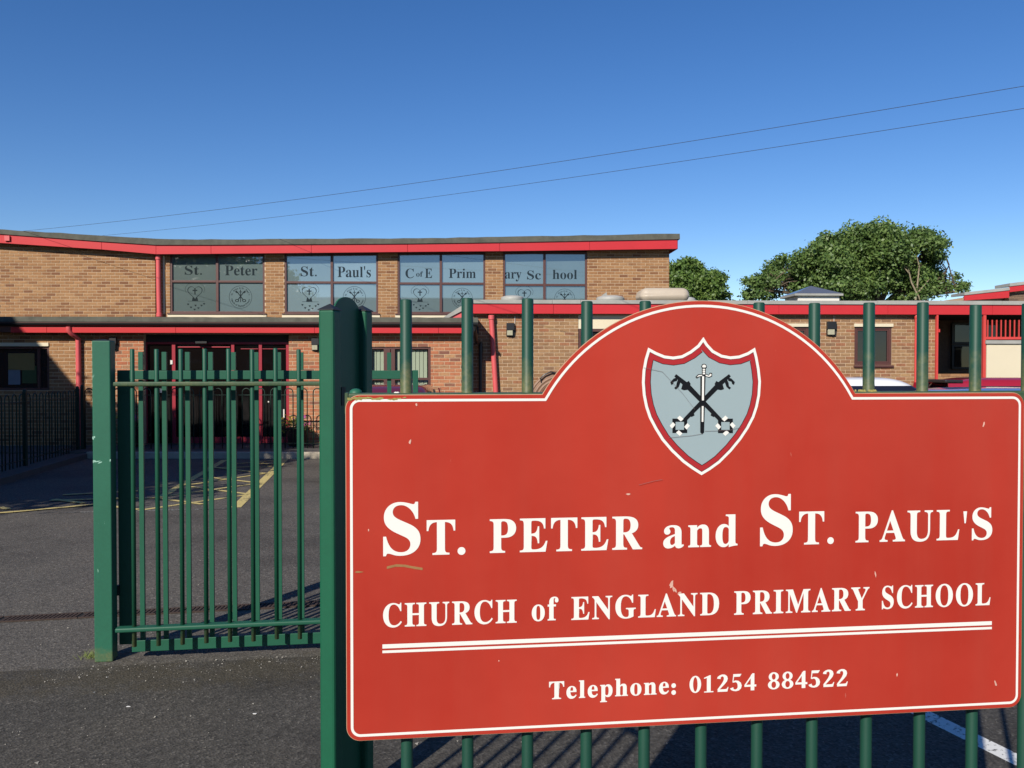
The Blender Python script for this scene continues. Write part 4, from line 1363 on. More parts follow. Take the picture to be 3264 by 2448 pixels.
# window with notices at the far left
nw = MB(); a, b, zl, zh = notice; t = .05
nw.box(a, a + t, .02, .10, zl, zh).box(b - t, b, .02, .10, zl, zh).box(a + t, b - t, .021, .10, zh - t, zh).box(a + t, b - t, .021, .10, zl, zl + t)
nw.box(bu(118), bu(126), .018, .10, zl + t, zh - t)
w = nw.build('window', 'frame_brown', ent, bevel=.003)
MB().box(a + t - .004, b - t + .004, .07, .078, zl + t - .004, zh - t + .004).build('pane', 'glass', w)
MB().box(a - .05, b + .0, -.03, .02, zh + .003, zh + .075).build('lintel', 'cream', w)
for x0, x1, y0, y1, mt in ((26, 110, 1126, 1180, 'notice_yellow'), (70, 116, 1166, 1222, 'notice_green'), (26, 64, 1178, 1226, 'notice_paper')):
    MB().box(bu(x0, .06), bu(x1, .06), .064 - .002 * (x0 % 5), .067 - .002 * (x0 % 5), bz(60, y1, .06), bz(60, y0, .06)).build('notice_sheet', mt, w)
# glazed entrance doors
dm = MB()
zt_ = bz(690, 1090); zt2 = bz(690, 1097)
dv0, dv1 = 0.10, 0.17
cols = [(460, 468), (548, 559), (737, 747), (825, 835), (912, 921)]
for x0, x1 in cols: dm.box(bu(x0, .1), bu(x1, .1), dv0, dv1, 0.125, zt2)
dm.box(bu(460, .1), bu(921, .1), dv0 - .004, dv1, zt2, zt_)
for x0, x1 in ((559, 737),): dm.box(bu(x0 + 8, .1), bu(x1 - 4, .1), dv0 + .003, dv1, bz(690, 1108, .1), bz(690, 1104.5, .1))
dm.box(bu(767, .1), bu(823, .1), dv0 + .01, dv1, bz(690, 1113, .1), bz(690, 1111, .1))
dm.box(bu(836, .1), bu(911, .1), dv0 + .01, dv1, bz(690, 1113, .1), bz(690, 1111, .1))
df = dm.build('entrance_doors', 'red_door', ent, bevel=.003)
MB().box(doors[0], doors[1], dv0 + .02, dv1 + .05, zt_ + .001, z_door_t + .05).build('head_panel', 'interior', df)
for (x0, x1), kick in zip(((468, 548), (559, 737), (747, 825), (835, 912)), (False, True, True, True)):
    MB().box(bu(x0, .1) - .003, bu(x1, .1) + .003, .135, .143, 0.125, zt2 + .003).build('pane', 'glass_warm', df)
    if kick:
        MB().box(bu(x0, .1), bu(x1, .1), .118, .130, 0.126, bz(690, 1393, .1)).build('kick_plate', 'red_door', df)
MB().box(bu(645, .1), bu(648, .1), .112, .17, 0.127, zt2 - .06).build('meeting_stile', 'red_door', df)
MB().box(bu(624, 0), bu(660, 0), -.02, .09, bz(640, 1094.5), bz(640, 1088)).build('door_sensor', 'lamp_black', df)
MB().box(bu(544, .1), bu(551, .1), .08, .098, bz(547, 1161), bz(547, 1148)).build('keypad', 'white', df)
for x0, x1, y0, y1, mt in ((815, 823, 1348, 1387, 'white'), (460, 466, 1244, 1262, 'notice_paper'), (507, 514, 1238, 1252, 'notice_paper'), (880, 894, 1382, 1386, 'white'), (852, 856, 1279, 1283, 'white'), (880, 884, 1279, 1283, 'white'), (901, 906, 1305, 1332, 'white')):
    MB().box(bu(x0, .1), bu(x1, .1), .128, .134, bz(690, y1, .1), bz(690, y0, .1)).build('door_notice', mt, df)
# window right of the doors, pale vertical blinds inside
nw = MB(); a, b, zl, zh = rwin; t = .055
nw.box(a, a + t, .02, .10, zl, zh).box(b - t, b, .02, .10, zl, zh).box(a + t, b - t, .021, .10, zh - t * .8, zh).box(a + t, b - t, .021, .10, zl, zl + t)
zm = bz(1270, 1204)
nw.box(a + t, b - t, .021, .10, zm - .05, zm)
for x0, x1 in ((1223, 1244), (1246, 1259)): nw.box(bu(x0, .02), bu(x1, .02), .018, .10, zl + t, zm - .05).box(bu(x0, .02), bu(x1, .02), .018, .10, zm, zh - t * .8)
nw.box(a - .03, b + .02, -.04, .03, zl - .05, zl - .001)
w = nw.build('window', 'frame_brown', ent, bevel=.003)
bm_ = MB(); x = a + t
while x < b - t - .05:
    bm_.add([(x, .115, zl + t), (x + .075, .10, zl + t), (x + .075, .10, zh - t), (x, .115, zh - t)], [(0, 1, 2, 3)]); x += .082
bm_.build('vertical_blind', 'blind', w)
MB().box(a + t, b - t, .19, .2, zl + t, zh - t).build('dark_room', 'void', w)
gm_, gnt, gb_ = new_mat('clear_glass')
_t = gnt.nodes.new('ShaderNodeBsdfTransparent'); _t.inputs[0].default_value = (.85, .88, .86, 1); _g = gnt.nodes.new('ShaderNodeBsdfGlossy'); _g.inputs['Roughness'].default_value = .02
_m = gnt.nodes.new('ShaderNodeMixShader'); _m.inputs[0].default_value = .07
gnt.links.new(_t.outputs[0], _m.inputs[1]); gnt.links.new(_g.outputs[0], _m.inputs[2]); gnt.links.new(_m.outputs[0], gnt.nodes['Material Output'].inputs[0])
MB().add([(a + t - .003, .06, zl + t), (b - t + .003, .06, zl + t), (b - t + .003, .06, zh - t * .7), (a + t - .003, .06, zh - t * .7)], [(0, 1, 2, 3)]).build('pane', gm_, w)

# ------------------------------------------------------------------- classroom annex
ann = empty('classroom_annex', BLD.o, BLD.a)
tag(ann, 'flat roofed brown brick classroom wing with pale roof edge and porch, right of the entrance', 'building')
V = 0.6
AU = lambda px: bu(px, .6)
AZ = lambda px, py: bz(px, py, .6)
a_l, a_r = AU(1486), AU(3900)
zwall = AZ(2700, 1000)
o_big = (AU(1843), AU(2120), 0.5, AZ(1900, 1006))
o_w1 = (AU(2470), AU(2577), AZ(2530, 1163), AZ(2530, 1042))
o_w2 = (AU(2723), AU(2842), AZ(2780, 1164), AZ(2780, 1042))
o_por = (AU(2984), AU(3900), -1, 9)
opens = [o_big, o_w1, o_w2, o_por]
f1, c1 = lay_bricks(a_l, AU(2982), 0.1, zwall + .04, V, opens)
put_bricks(ann, [(f1, c1, 'brick_brown')])
wm_ = MB(); wall_cells(wm_, a_l, AU(2984), 0, zwall + .05, V, V + .25, opens[:3])
wm_.build('wall', 'mortar', ann)
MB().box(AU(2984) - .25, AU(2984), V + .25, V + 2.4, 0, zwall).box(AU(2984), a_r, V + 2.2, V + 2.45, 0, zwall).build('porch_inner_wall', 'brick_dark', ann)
# low porch wall in brick
pl_ = MB(); zpw = AZ(3050, 1193)
pl_.box(AU(2988), AU(3131), V + .06, V + .25, 0, zpw)
pl_.build('porch_wall', 'mortar', ann)
fb, cb = lay_bricks(AU(2988), AU(3131), .1, zpw + .01, V + .06, [])
mb = MB()
for a, b, z0, z1, v in fb + cb: mb.box(a, b, v - .012, v, z0, z1)
mb.build('remaining_bricks', 'brick_buff', ann)['kind'] = 'stuff'
# roof
VFa = 0.445
zf_t, zf_b = bz(2700, 972, VFa), bz(2700, 1002, VFa)
js = [1471, 1763, 2482, 2600 + 760 * .3002, 3162, 3500, 3900]
js = [1500, 1764, 2110, 2482, 2829, 3162, 3500, 3900]
for i in range(len(js) - 1):
    MB().box(bu(js[i], VFa) + .003, bu(js[i + 1], VFa) - .003, VFa, VFa + .025, zf_b, zf_t).build('fascia_panel', 'red_fascia', ann, bevel=.002)
ze_b, ze_t = bz(2700, 970.5, VFa - .03), bz(2700, 958, VFa - .03)
ej = [1496, 1509, 1760, 1850, 2382, 2793, 3190, 3900]
for i in range(len(ej) - 1):
    MB().box(bu(ej[i], VFa) + .002, bu(ej[i + 1], VFa) - .002, VFa - .03, VFa + .30, ze_b, ze_t + random.uniform(-.004, .004)).build('roof_edge_trim', 'felt_pale', ann, bevel=.006)
MB().box(bu(1500, VFa), bu(3900, VFa), VFa + .301, 9.0, ze_b, ze_t - .03).build('roof', 'felt', ann)
MB().box(bu(1500, VFa), bu(3900, VFa), VFa + .026, V + 2.3, zf_b + .012, zf_b + .025).build('soffit', 'interior', ann)
# raking verge running down to the entrance roof
ax, az_ = bu(1500, .75), bz(1500, 958, .75); bx_, bz2 = bu(1408, .75), bz(1408, 1014, .75)
MB().prism_y([(bx_, bz2 - .02), (bx_ + .12, bz2 - .02), (ax, az_ - .14), (ax, az_)], .62, 1.1).build('verge_trim', 'felt_pale', ann)
MB().prism_y([(bx_ + .13, bz2 - .02), (ax, bz2 - .02), (ax, az_ - .145)], .66, 1.0).build('verge_board', 'red_pipe', ann)
# pipes
vp = .5
down_pipe(ann, [(bu(1566, vp), vp, bz(1566, 1005, vp)), (bu(1573, vp), vp, bz(1573, 1130, vp)), (bu(1590, vp), vp, .12)], .056, collars=(bz(1566, 1012, vp),))
down_pipe(ann, [(bu(2919, vp), vp, bz(2919, 1005, vp)), (bu(2919, vp), vp, 1.2), (bu(2919, vp), vp, .12)], .03, 'red_rail', collars=(bz(2919, 1010, vp),))
# windows
for (a, b, zl, zh), full in ((o_w1, False), (o_w2, True)):
    nw = MB(); t = .055
    nw.box(a, a + t, V + .02, V + .1, zl, zh).box(b - t, b, V + .02, V + .1, zl, zh).box(a + t, b - t, V + .021, V + .1, zh - t, zh).box(a + t, b - t, V + .021, V + .1, zl, zl + t)
    nw.box(a + t, a + t + .03, V + .03, V + .1, zl + t, zh - t).box(b - t - .03, b - t, V + .03, V + .1, zl + t, zh - t)
    nw.box(a + t + .03, b - t - .03, V + .03, V + .1, zh - t - .03, zh - t).box(a + t + .03, b - t - .03, V + .03, V + .1, zl + t, zl + t + .03)
    nw.box(a - .02, b + .03, V - .05, V + .03, zl - .05, zl - .002)
    w = nw.build('window', 'frame_brown', ann, bevel=.003)
    MB().box(a + t + .026, b - t - .026, V + .06, V + .068, zl + t + .026, zh - t - .026).build('pane', 'glass', w)
    MB().box(a - .02, b + .02, V - .03, V + .04, zh + .003, zh + .072).build('lintel', 'cream', w)
nw = MB(); a, b, zl, zh = o_big; zc = AZ(1900, 1048)
nw.box(a, a + .06, V + .02, V + .1, zl, zc).box(b - .06, b, V + .02, V + .1, zl, zc).box(a + .06, b - .06, V + .021, V + .1, zc - .06, zc - .001).box(a + .06, b - .06, V + .021, V + .1, zl, zl + .06)
nw.box((a + b) / 2 - .03, (a + b) / 2 + .03, V + .02, V + .1, zl + .06, zc - .06)
w = nw.build('window', 'frame_brown', ann)
MB().box(a + .05, b - .05, V + .06, V + .068, zl + .05, zc - .05).build('pane', 'glass', w)
MB().box(a, b, V + .01, V + .05, zc + .001, zh + .02).build('head_panel', 'cream', w)
# porch: red post, railing panel, cream screen, dark windows inside
for x0, x1 in ((2981, 2987), (3130, 3139)):
    MB().box(bu(x0, .5), bu(x1, .5), .46, .52, .12, zf_b + .01).build('porch_post', 'red_rail', ann)
MB().box(bu(2986, .5), bu(2990, .5), .43, .46, AZ(2986, 1060), AZ(2986, 1050)).build('post_bracket', 'red_rail', ann)
zr0, zr1 = bz(3200, 1082, .5), bz(3200, 1074, .5)
MB().box(bu(3140, .5), bu(3420, .5), .47, .51, zr0, zr1).build('railing_rail', 'red_rail', ann)
rb = MB().box(-.011, .011, .48, .502, zr1, bz(3200, 1020, .5)).mesh('railing_bar', 'red_rail')
for k in range(18): link_mesh('railing_bar', rb, ann, (bu(3146, .5) + k * 0.1, 0, 0))
MB().box(bu(3136, .5), bu(3420, .5), .42, .56, bz(3200, 1096, .5), bz(3200, 1085, .5)).build('screen_ledge', 'felt_pale', ann)
MB().box(bu(3141, .5), bu(3420, .5), .46, .53, .12, bz(3200, 1097, .5)).build('screen_panel', 'cream', ann)
vi = V + 2.19
for x0, x1, y0, y1 in ((3030, 3180, 1035, 1090), (3030, 3180, 1105, 1170)):
    fw = MB().box(bu(x0, vi), bu(x1, vi), vi - .06, vi - .002, bz(3100, y1 + 6, vi), bz(3100, y0 - 6, vi)).build('porch_window', 'lamp_black', ann)
    MB().box(bu(x0 + 8, vi), bu(x1 - 8, vi), vi - .07, vi - .061, bz(3100, y1, vi), bz(3100, y0, vi)).build('pane', 'glass', fw)
# rooflights standing on the annex roof
zroof = ze_t - .03
def rooflight(px0, px1, v, kind, hpx):
    a, b = bu(px0, v), bu(px1, v); c = (a + b) / 2; r = (b - a) / 2
    zt = bz((px0 + px1) / 2, hpx, v)
    if kind == 'dome':
        o = MB().lathe([(r * .96, zroof - .02), (r * .96, zroof + .02), (r, zroof + .022), (r, zt - (zt - zroof) * .45)], 28, c, v).build('rooflight', 'felt_pale', ann, True)
        h = (zt - zroof) * .45 + .0
        MB().lathe([(r * .99, zt - h), (r * .98, zt - h * .6), (r * .86, zt - h * .3), (r * .6, zt - h * .1), (r * .2, zt)], 28, c, v).build('dome', 'dome_grey', o, True)
    elif kind == 'box':
        o = MB().box(a + .03, b - .03, v - r * .7, v + r * .7, zroof - .02, zroof + .04).build('rooflight', 'felt_pale', ann)
        d = MB().box(a, b, v - r * .75, v + r * .75, zroof + .042, zt).build('dome', 'dome_beige', o)
        bv = d.modifiers.new('bevel', 'BEVEL'); bv.width = (zt - zroof) * .62; bv.segments = 5
        for p in d.data.polygons: p.use_smooth = True
    else:
        zb_ = bz((px0 + px1) / 2, 948, v)
        o = MB().box(a + .1, b - .06, v - r * .75, v + r * .75, zroof - .02, zb_).build('rooflight', 'white', ann)
        MB().box(a, b, v - r * .9, v + r * .9, zb_ + .001, zb_ + .05).build('rooflight_trim', 'felt_pale', o)
        MB().add([(a, v - r * .9, zb_ + .051), (b, v - r * .9, zb_ + .051), (b, v + r * .9, zb_ + .051), (a, v + r * .9, zb_ + .051), (c, v, zt)], [(0, 1, 4), (1, 2, 4), (2, 3, 4), (3, 0, 4), (3, 2, 1, 0)]).build('pyramid', 'pyramid_glass', o)
rooflight(1596, 1670, 1.3, 'dome', 942)
rooflight(1900, 1990, 1.5, 'dome', 942)
rooflight(2032, 2187, 1.5, 'box', 921)
rooflight(2150, 2217, 2.6, 'dome', 946)
rooflight(2508, 2658, 2.4, 'pyramid', 911)
a, b = bu(1876, 2.2), bu(1936, 2.2)
vt = MB().add([(a, 2.0, zroof), (b, 2.0, zroof), (b, 2.5, zroof), (a, 2.5, zroof), (b - .05, 2.0, bz(1930, 931, 2)), (b - .05, 2.5, bz(1930, 931, 2))], [(0, 1, 4), (1, 2, 5, 4), (2, 3, 5), (3, 0, 4, 5), (3, 2, 1, 0)])
vt.build('roof_vent', 'felt_pale', ann)
# cable runs up to the lamps
for x, y0, y1 in ((1641, 1008, 1032), (2656, 1005, 1026)):
    MB().tube([(AU(x), V - .02, AZ(x, y0)), (AU(x), V - .02, AZ(x, y1))], .006, 6).build('lamp_cable', 'white', ann)

# ------------------------------------------------------------------- rear block at the far right
rear = empty('rear_block', (0, 30, 0), 0)
tag(rear, 'distant red edged brick roof corner rising behind the annex at the far right', 'building')
RF = Frame((0, 30), 0.0)
def rp(px, py): return RF.hit(px, py, 0)
def rquad(pts, y0, y1, name, mat): 
    p = [rp(*q) for q in pts]; return MB().prism_y(p, y0, y1).build(name, mat, rear)
rquad([(3074, 958), (3217, 949), (3217, 925), (3074, 941)], 0, .05, 'fascia_panel', 'red_fascia')
rquad([(3073, 941), (3217, 925), (3217, 916), (3073, 932)], -.03, .9, 'roof', 'felt_pale')
rquad([(3218, 931), (3420, 908), (3420, 888), (3218, 913)], 0, .05, 'fascia_panel', 'red_fascia')
rquad([(3217, 913), (3420, 888), (3420, 878), (3217, 903)], -.03, .9, 'roof', 'felt_pale')
rquad([(3226, 1300), (3420, 1300), (3420, 900), (3226, 924)], .2, 8, 'wall', 'mortar')
rquad([(3090, 1300), (3225, 1300), (3225, 940), (3090, 955)], .5, 8, 'wall', 'mortar')
mb = MB(); u0_, zt0_ = rp(3224, 929); u1_, _ = rp(3420, 929); z = zt0_ - .09 - .075 * 8; c = 0
while z < zt0_ - .02:
    x = u0_ - (c % 2) * .1125
    while x < u1_:
        mb.box(max(x, u0_), x + .215, .185, .2, z, z + .065); x += .225
    z += .075; c += 1
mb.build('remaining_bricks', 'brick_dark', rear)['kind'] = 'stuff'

# =================================================================== WALL LAMPS
def wall_lamp(px0, px1, py0, py1, v, label):
    a, b = bu(px0, v), bu(px1, v); zt, zb_ = bz(px0, py0, v), bz(px0, py1, v)
    c = BLD.o + BLD.u * ((a + b) / 2) + BLD.v * v
    e = empty('wall_lamp', (c.x, c.y, zb_), BLD.a); w = (b - a) / 2; h = zt - zb_
    tag(e, label, 'lamp', 'bulkhead lamps on the school walls')
    MB().box(-w, w, -.09, -.013, h * .45, h).build('lamp_casing', 'lamp_black', e, bevel=.006)
    MB().box(-w, w, -.035, -.013, 0, h * .449).build('back_plate', 'lamp_black', e)
    MB().prism_y([(-w * .85, h * .06), (w * .6, h * .06), (w * .6, h * .44), (-w * .85, h * .44)], -.085, -.036).build('lens', 'lamp_lens', e, bevel=.008)
    MB().tube([(w * .9, -.02, h * .5), (w * 1.25, -.02, h * .3), (w * 1.1, -.02, -.01), (w * .4, -.02, -.03), (0, -.02, .01)], .007, 6).build('cable_loop', 'lamp_black', e)
wall_lamp(354, 376, 1074, 1115, 0.0, 'black wall lamp left of the red entrance doors')
wall_lamp(995, 1019, 1078, 1118, 0.0, 'black wall lamp on red brick right of the entrance doors')
wall_lamp(1614, 1639, 1030, 1072, 0.6, 'black wall lamp beside the leaning red downpipe')
wall_lamp(2632, 2661, 1025, 1070, 0.6, 'black wall lamp left of the small brown annex window')

# =================================================================== BOW-TOP RAILINGS
def hoop_mesh(w, h, r):
    mb = MB(); pts = [(0, 0, 0), (0, 0, h - w / 2)]
    for k in range(1, 9):
        t = math.pi * k / 9; pts.append((w / 2 - w / 2 * math.cos(t), 0, h - w / 2 + w / 2 * math.sin(t)))
    pts += [(w, 0, h - w / 2), (w, 0, 0)]
    return mb.tube(pts, r, 7).mesh('hoop', 'green_dark', True)
HM = hoop_mesh(.16, 1.19, .0105)
def bow_fence(p, ang, length, label):
    e = empty('bow_top_railing', p, ang); tag(e, label, 'railing', 'bow-top railings before the school')
    n = int(length / .278)
    for k in range(n): link_mesh('hoop', HM, e, (k * .278 + .05, 0, 0))
    for z in (.10, 1.06): MB().box(0, n * .278, -.019, .019, z - .006, z + .006).build('rail', 'green_dark', e)
    for k in range(0, n + 1, 9):
        po = MB().box(k * .278 - .03, k * .278 + .03, -.03, .03, -.05, 1.22).build('post', 'green_dark', e)
        MB().lathe([(.03, 1.221), (.034, 1.24), (.02, 1.265), (.004, 1.27)], 12, k * .278, 0).build('post_cap', 'green_dark', po, True)
yf = 16.85
xl = at(262, 1175, yf).x
bow_fence((xl, yf, .12), R(2.0), 6.8, 'dark green bow-top railing along the kerb before the entrance doors')
d_ = Vector((-7.55, 10.6, 0)) - Vector((xl - .05, yf - .1, 0))
bow_fence((xl - .05, yf - .1, .09), math.atan2(d_.y, d_.x), 6.3, 'shaded dark bow-top railing running forward at the left edge')
lk = empty('side_kerb', (xl + .22, yf - .2, 0), math.atan2(d_.y, d_.x)); tag(lk, kind='structure')
km2 = MB().box(0.004, 0.911, 0, 0.122, -0.03, 0.124).mesh('kerb_stone', 'paving')  # darker material than the front kerb, putting the shade here into the colour
for k in range(8):
    link_mesh('kerb_stone', km2, lk, (k * .915, -.0, -.03))
MB().box(-.3, 8, -1.6, -.005, -.03, .082).build('verge', 'paving', lk)

# =================================================================== FLOWER PLANTERS
def planter(px, label, seed):
    rnd = random.Random(seed)
    c = BLD.o + BLD.u * bu(px) - BLD.v * .28
    e = empty('flower_planter', (c.x, c.y, .118), 0); tag(e, label, 'planter', 'flower tubs beside the entrance doors')
    MB().lathe([(.15, 0), (.17, .02), (.22, .34), (.235, .36), (.225, .38), (.19, .37), (.18, .33)], 20).build('pot', 'pot', e, True)
    lf = MB()
    for k in range(420):
        a = rnd.uniform(0, 6.28); r = abs(rnd.gauss(0, .17)); z = .40 + rnd.uniform(-.05, .22) * max(.15, 1 - r / .4)
        if r > .23: z -= (r - .23) * 1.2
        x, y = r * math.cos(a), r * math.sin(a); s_ = rnd.uniform(.018, .034)
        t = Vector((rnd.uniform(-1, 1), rnd.uniform(-1, 1), rnd.uniform(-.4, 1))).normalized(); q = t.cross(Vector((.3, .5, .8))).normalized()
        lf.add([Vector((x, y, z)) + v_ for v_ in (-t * s_, q * s_ * .5, t * s_, -q * s_ * .5)], [(0, 1, 2, 3)])
    lf.build('foliage', 'leaf_b', e)
    for mt, n, off in (('petal_yellow', 26, -.14), ('petal_pink', 24, .10)):
        fl_ = MB()
        for k in range(n):
            x, y, z = rnd.gauss(off, .09), rnd.gauss(-.08, .09), .44 + rnd.uniform(-.02, .2)
            s_ = rnd.uniform(.014, .024)
            for j in range(5):
                t = j * 1.2566 + rnd.random(); d1 = Vector((math.cos(t), -.5, math.sin(t))) * s_; d2 = Vector((math.cos(t + .6), -.5, math.sin(t + .6))) * s_
                fl_.add([(x, y, z), tuple(Vector((x, y, z)) + d1), tuple(Vector((x, y, z)) + d1 * .8 + d2 * .8), tuple(Vector((x, y, z)) + d2)], [(0, 1, 2, 3)])
        fl_.build('blossom', mt, e)
planter(955, 'tub of yellow and magenta flowers right of the entrance doors', 3)
planter(432, 'shaded flower tub left of the entrance doors', 5)

# =================================================================== COILED HOSE ON THE ANNEX WALL
c = BLD.o + BLD.u * AU(1782) + BLD.v * .42
hc = empty('coiled_hose', (c.x, c.y, AZ(1782, 1282)), BLD.a)
tag(hc, 'brown ribbed coil with dark looped handle against the annex wall', 'coil')
for k, (rr, dy, mt) in enumerate(((.47, -.05, 'hose'), (.53, 0, 'hose'), (.60, .02, 'hose'), (.40, 0, 'hose_red'), (.50, -.06, 'hose'), (.57, -.04, 'hose'), (.65, .02, 'hose'), (.44, -.03, 'hose_red'))):
    mb = MB(); mb.tube([(rr * math.cos(2 * math.pi * i / 40), dy, rr * .98 * math.sin(2 * math.pi * i / 40)) for i in range(41)], .040, 8, False); mb.build('hose_turn', mt, hc, True)
MB().prism_y([(.32 * math.cos(2 * math.pi * i / 24), .32 * math.sin(2 * math.pi * i / 24)) for i in range(24)], -.02, .1).build('reel_drum', 'hose_red', hc)
mb = MB(); mb.tube([(-.44 + .05, -.06, .40), (-.42, -.07, .52), (-.34, -.07, .60), (-.2, -.07, .66), (-.02, -.06, .62)], .016, 8); mb.build('handle', 'lamp_black', hc, True)

# =================================================================== CARS
def make_car(loc, rz, L, W, H, paint, label, spoiler=False):
    e = empty('parked_car', loc, rz); tag(e, label, 'car', 'cars parked in the school car park')
    belt = H * .63; w = W / 2
    st = [(-.50, .80, .45, .62), (-.485, .90, .30, .90), (-.44, .97, .22, .99), (-.33, 1.0, .20, 1.0), (-.10, 1.0, .19, 1.0), (.12, 1.0, .19, .99), (.26, .99, .20, .95), (.38, .96, .21, .88), (.46, .90, .24, .78), (.50, .76, .36, .60)]
    mb = MB(); ring = 10
    for fx, fw, zb_, fb in st:
        ww = w * fw; zt = belt * fb
        sec = [(-ww * .80, zb_), (-ww * .97, zb_ + .10), (-ww, (zb_ + zt) / 2), (-ww * .96, zt - .07), (-ww * .86, zt), (ww * .86, zt), (ww * .96, zt - .07), (ww, (zb_ + zt) / 2), (ww * .97, zb_ + .10), (ww * .80, zb_)]
        mb.v += [(fx * L, a, b) for a, b in sec]
    for i in range(len(st) - 1):
        for k in range(ring):
            k2 = (k + 1) % ring; mb.f.append((i * ring + k, (i + 1) * ring + k, (i + 1) * ring + k2, i * ring + k2)); mb.m.append(0)
    mb.f.append(tuple(range(ring))); mb.f.append(tuple((len(st) - 1) * ring + k for k in range(ring - 1, -1, -1))); mb.m += [0, 0]
    body = mb.build('body', paint, e, True)
    sm = body.modifiers.new('smooth', 'SUBSURF'); sm.levels = 1; sm.render_levels = 2
    # cabin: tumble-home shell from the belt line to a crowned roof
    lev = [(belt - .04, -.47 * L, .27 * L, .87), (belt + .02, -.46 * L, .25 * L, .86), (H * .80, -.445 * L, .16 * L, .79), (H * .905, -.425 * L, .10 * L, .72), (H * .975, -.375 * L, .04 * L, .64), (H, -.28 * L, -.05 * L, .42)]
    cb = MB(); seg = 14
    for z, xa, xb, fw in lev:
        for k in range(seg):
            t = 2 * math.pi * (k + .5) / seg; cx_ = math.cos(t); sy_ = math.sin(t)
            sx = abs(cx_) ** .35 * (1 if cx_ > 0 else -1); sy = abs(sy_) ** .35 * (1 if sy_ > 0 else -1)
            cb.v.append(((xa + xb) / 2 + sx * (xb - xa) / 2, sy * w * fw, z))
    for i in range(len(lev) - 1):
        for k in range(seg):
            k2 = (k + 1) % seg; cb.f.append((i * seg + k, i * seg + k2, (i + 1) * seg + k2, (i + 1) * seg + k)); q_ = [cb.v[j_] for j_ in cb.f[-1]]; mx_ = sum(p_[0] for p_ in q_) / 4; my_ = abs(sum(p_[1] for p_ in q_) / 4); cb.m.append(1 if i in (1, 2) and not (mx_ < -.30 * L and my_ > .35 * w) else 0)
    cb.f.append(tuple((len(lev) - 1) * seg + k for k in range(seg))); cb.m.append(0)
    cab = cb.build('cabin', [paint, 'car_glass'], e, True)
    sm = cab.modifiers.new('smooth', 'SUBSURF'); sm.levels = 1; sm.render_levels = 2
    for s_ in (-1, 1):                      # pillars between the side windows
        for xa, xb, pm_t in ((-.13, -.10, 'black_trim'), (-.455, -.365, paint)):
            y0, y1 = s_ * w * .872, s_ * w * .735
            MB().hexa([(xa * L - .02, y0 - .012, belt), (xb * L - .02, y0 - .012, belt), (xb * L - .02, y0 + .012, belt), (xa * L - .02, y0 + .012, belt),
                       (xa * L + .01, y1 - .012, H * .93), (xb * L + .01, y1 - .012, H * .93), (xb * L + .01, y1 + .012, H * .93), (xa * L + .01, y1 + .012, H * .93)]).build('pillar', pm_t, cab)
        m_ = MB().box(.18 * L, .18 * L + .10, s_ * w * 1.02 - .09, s_ * w * 1.02 + .09, belt - .0, belt + .13).build('mirror', 'black_trim', e, bevel=.03)
        MB().box(.485 * L, .497 * L, s_ * w * .62 - .17, s_ * w * .62 + .17, .56, .68).build('headlight', 'light_glass', e, bevel=.01)
        MB().box(-.497 * L, -.48 * L, s_ * w * .72 - .12, s_ * w * .72 + .12, .66, .92).build('tail_light', 'tail_red', e, bevel=.01)
        for fx in (-.31, .32):
            r = .315
            y = s_ * (w - .10)
            tb = MB(); tb.tube([(fx * L, y - s_ * .10, r), (fx * L, y + s_ * .085, r), (fx * L, y + s_ * .105, r)], [r, r, r - .03], 26)
            wh = tb.build('wheel', 'tyre', e, True)
            rb_ = MB(); rb_.tube([(fx * L, y + s_ * .104, r), (fx * L, y + s_ * .112, r)], .21, 20); rb_.build('rim', 'alloy', wh)
    MB().box(.498 * L, .506 * L, -.26, .26, .40, .51).build('number_plate', 'white', e)
    MB().box(-.506 * L, -.498 * L, -.26, .26, .52, .63).build('number_plate', 'notice_yellow', e)
    if spoiler:
        MB().box(-.452 * L, -.375 * L, -w * .62, w * .62, H * .935, H * .97).build('roof_spoiler', 'black_trim', e, bevel=.015)
    return e
p = at(2770, 1175, 15.4); make_car((p.x + .22, 15.4, 0), R(0), 4.0, 1.72, 1.56, 'car_white', 'white car with rounded roof below the small brown window, seen over the sign')
p = at(3000, 1175, 15.6); make_car((p.x + 1.66, 15.6, 0), R(0), 4.1, 1.74, 1.55, 'car_red', 'red car with black roof spoiler before the cream screen', True)
p = at(2905, 1175, 11.3); make_car((p.x + 1.75, 11.3, 0), R(4), 4.2, 1.75, 1.46, 'car_blue', 'pale blue car roof nearest behind the fence, before the red car')
p = at(1022, 1175, 12.9); make_car((p.x + .87, 14.6, 0), R(-90), 4.0, 1.72, 1.44, 'car_maroon', 'dark maroon car parked behind the green pier, near the entrance window')

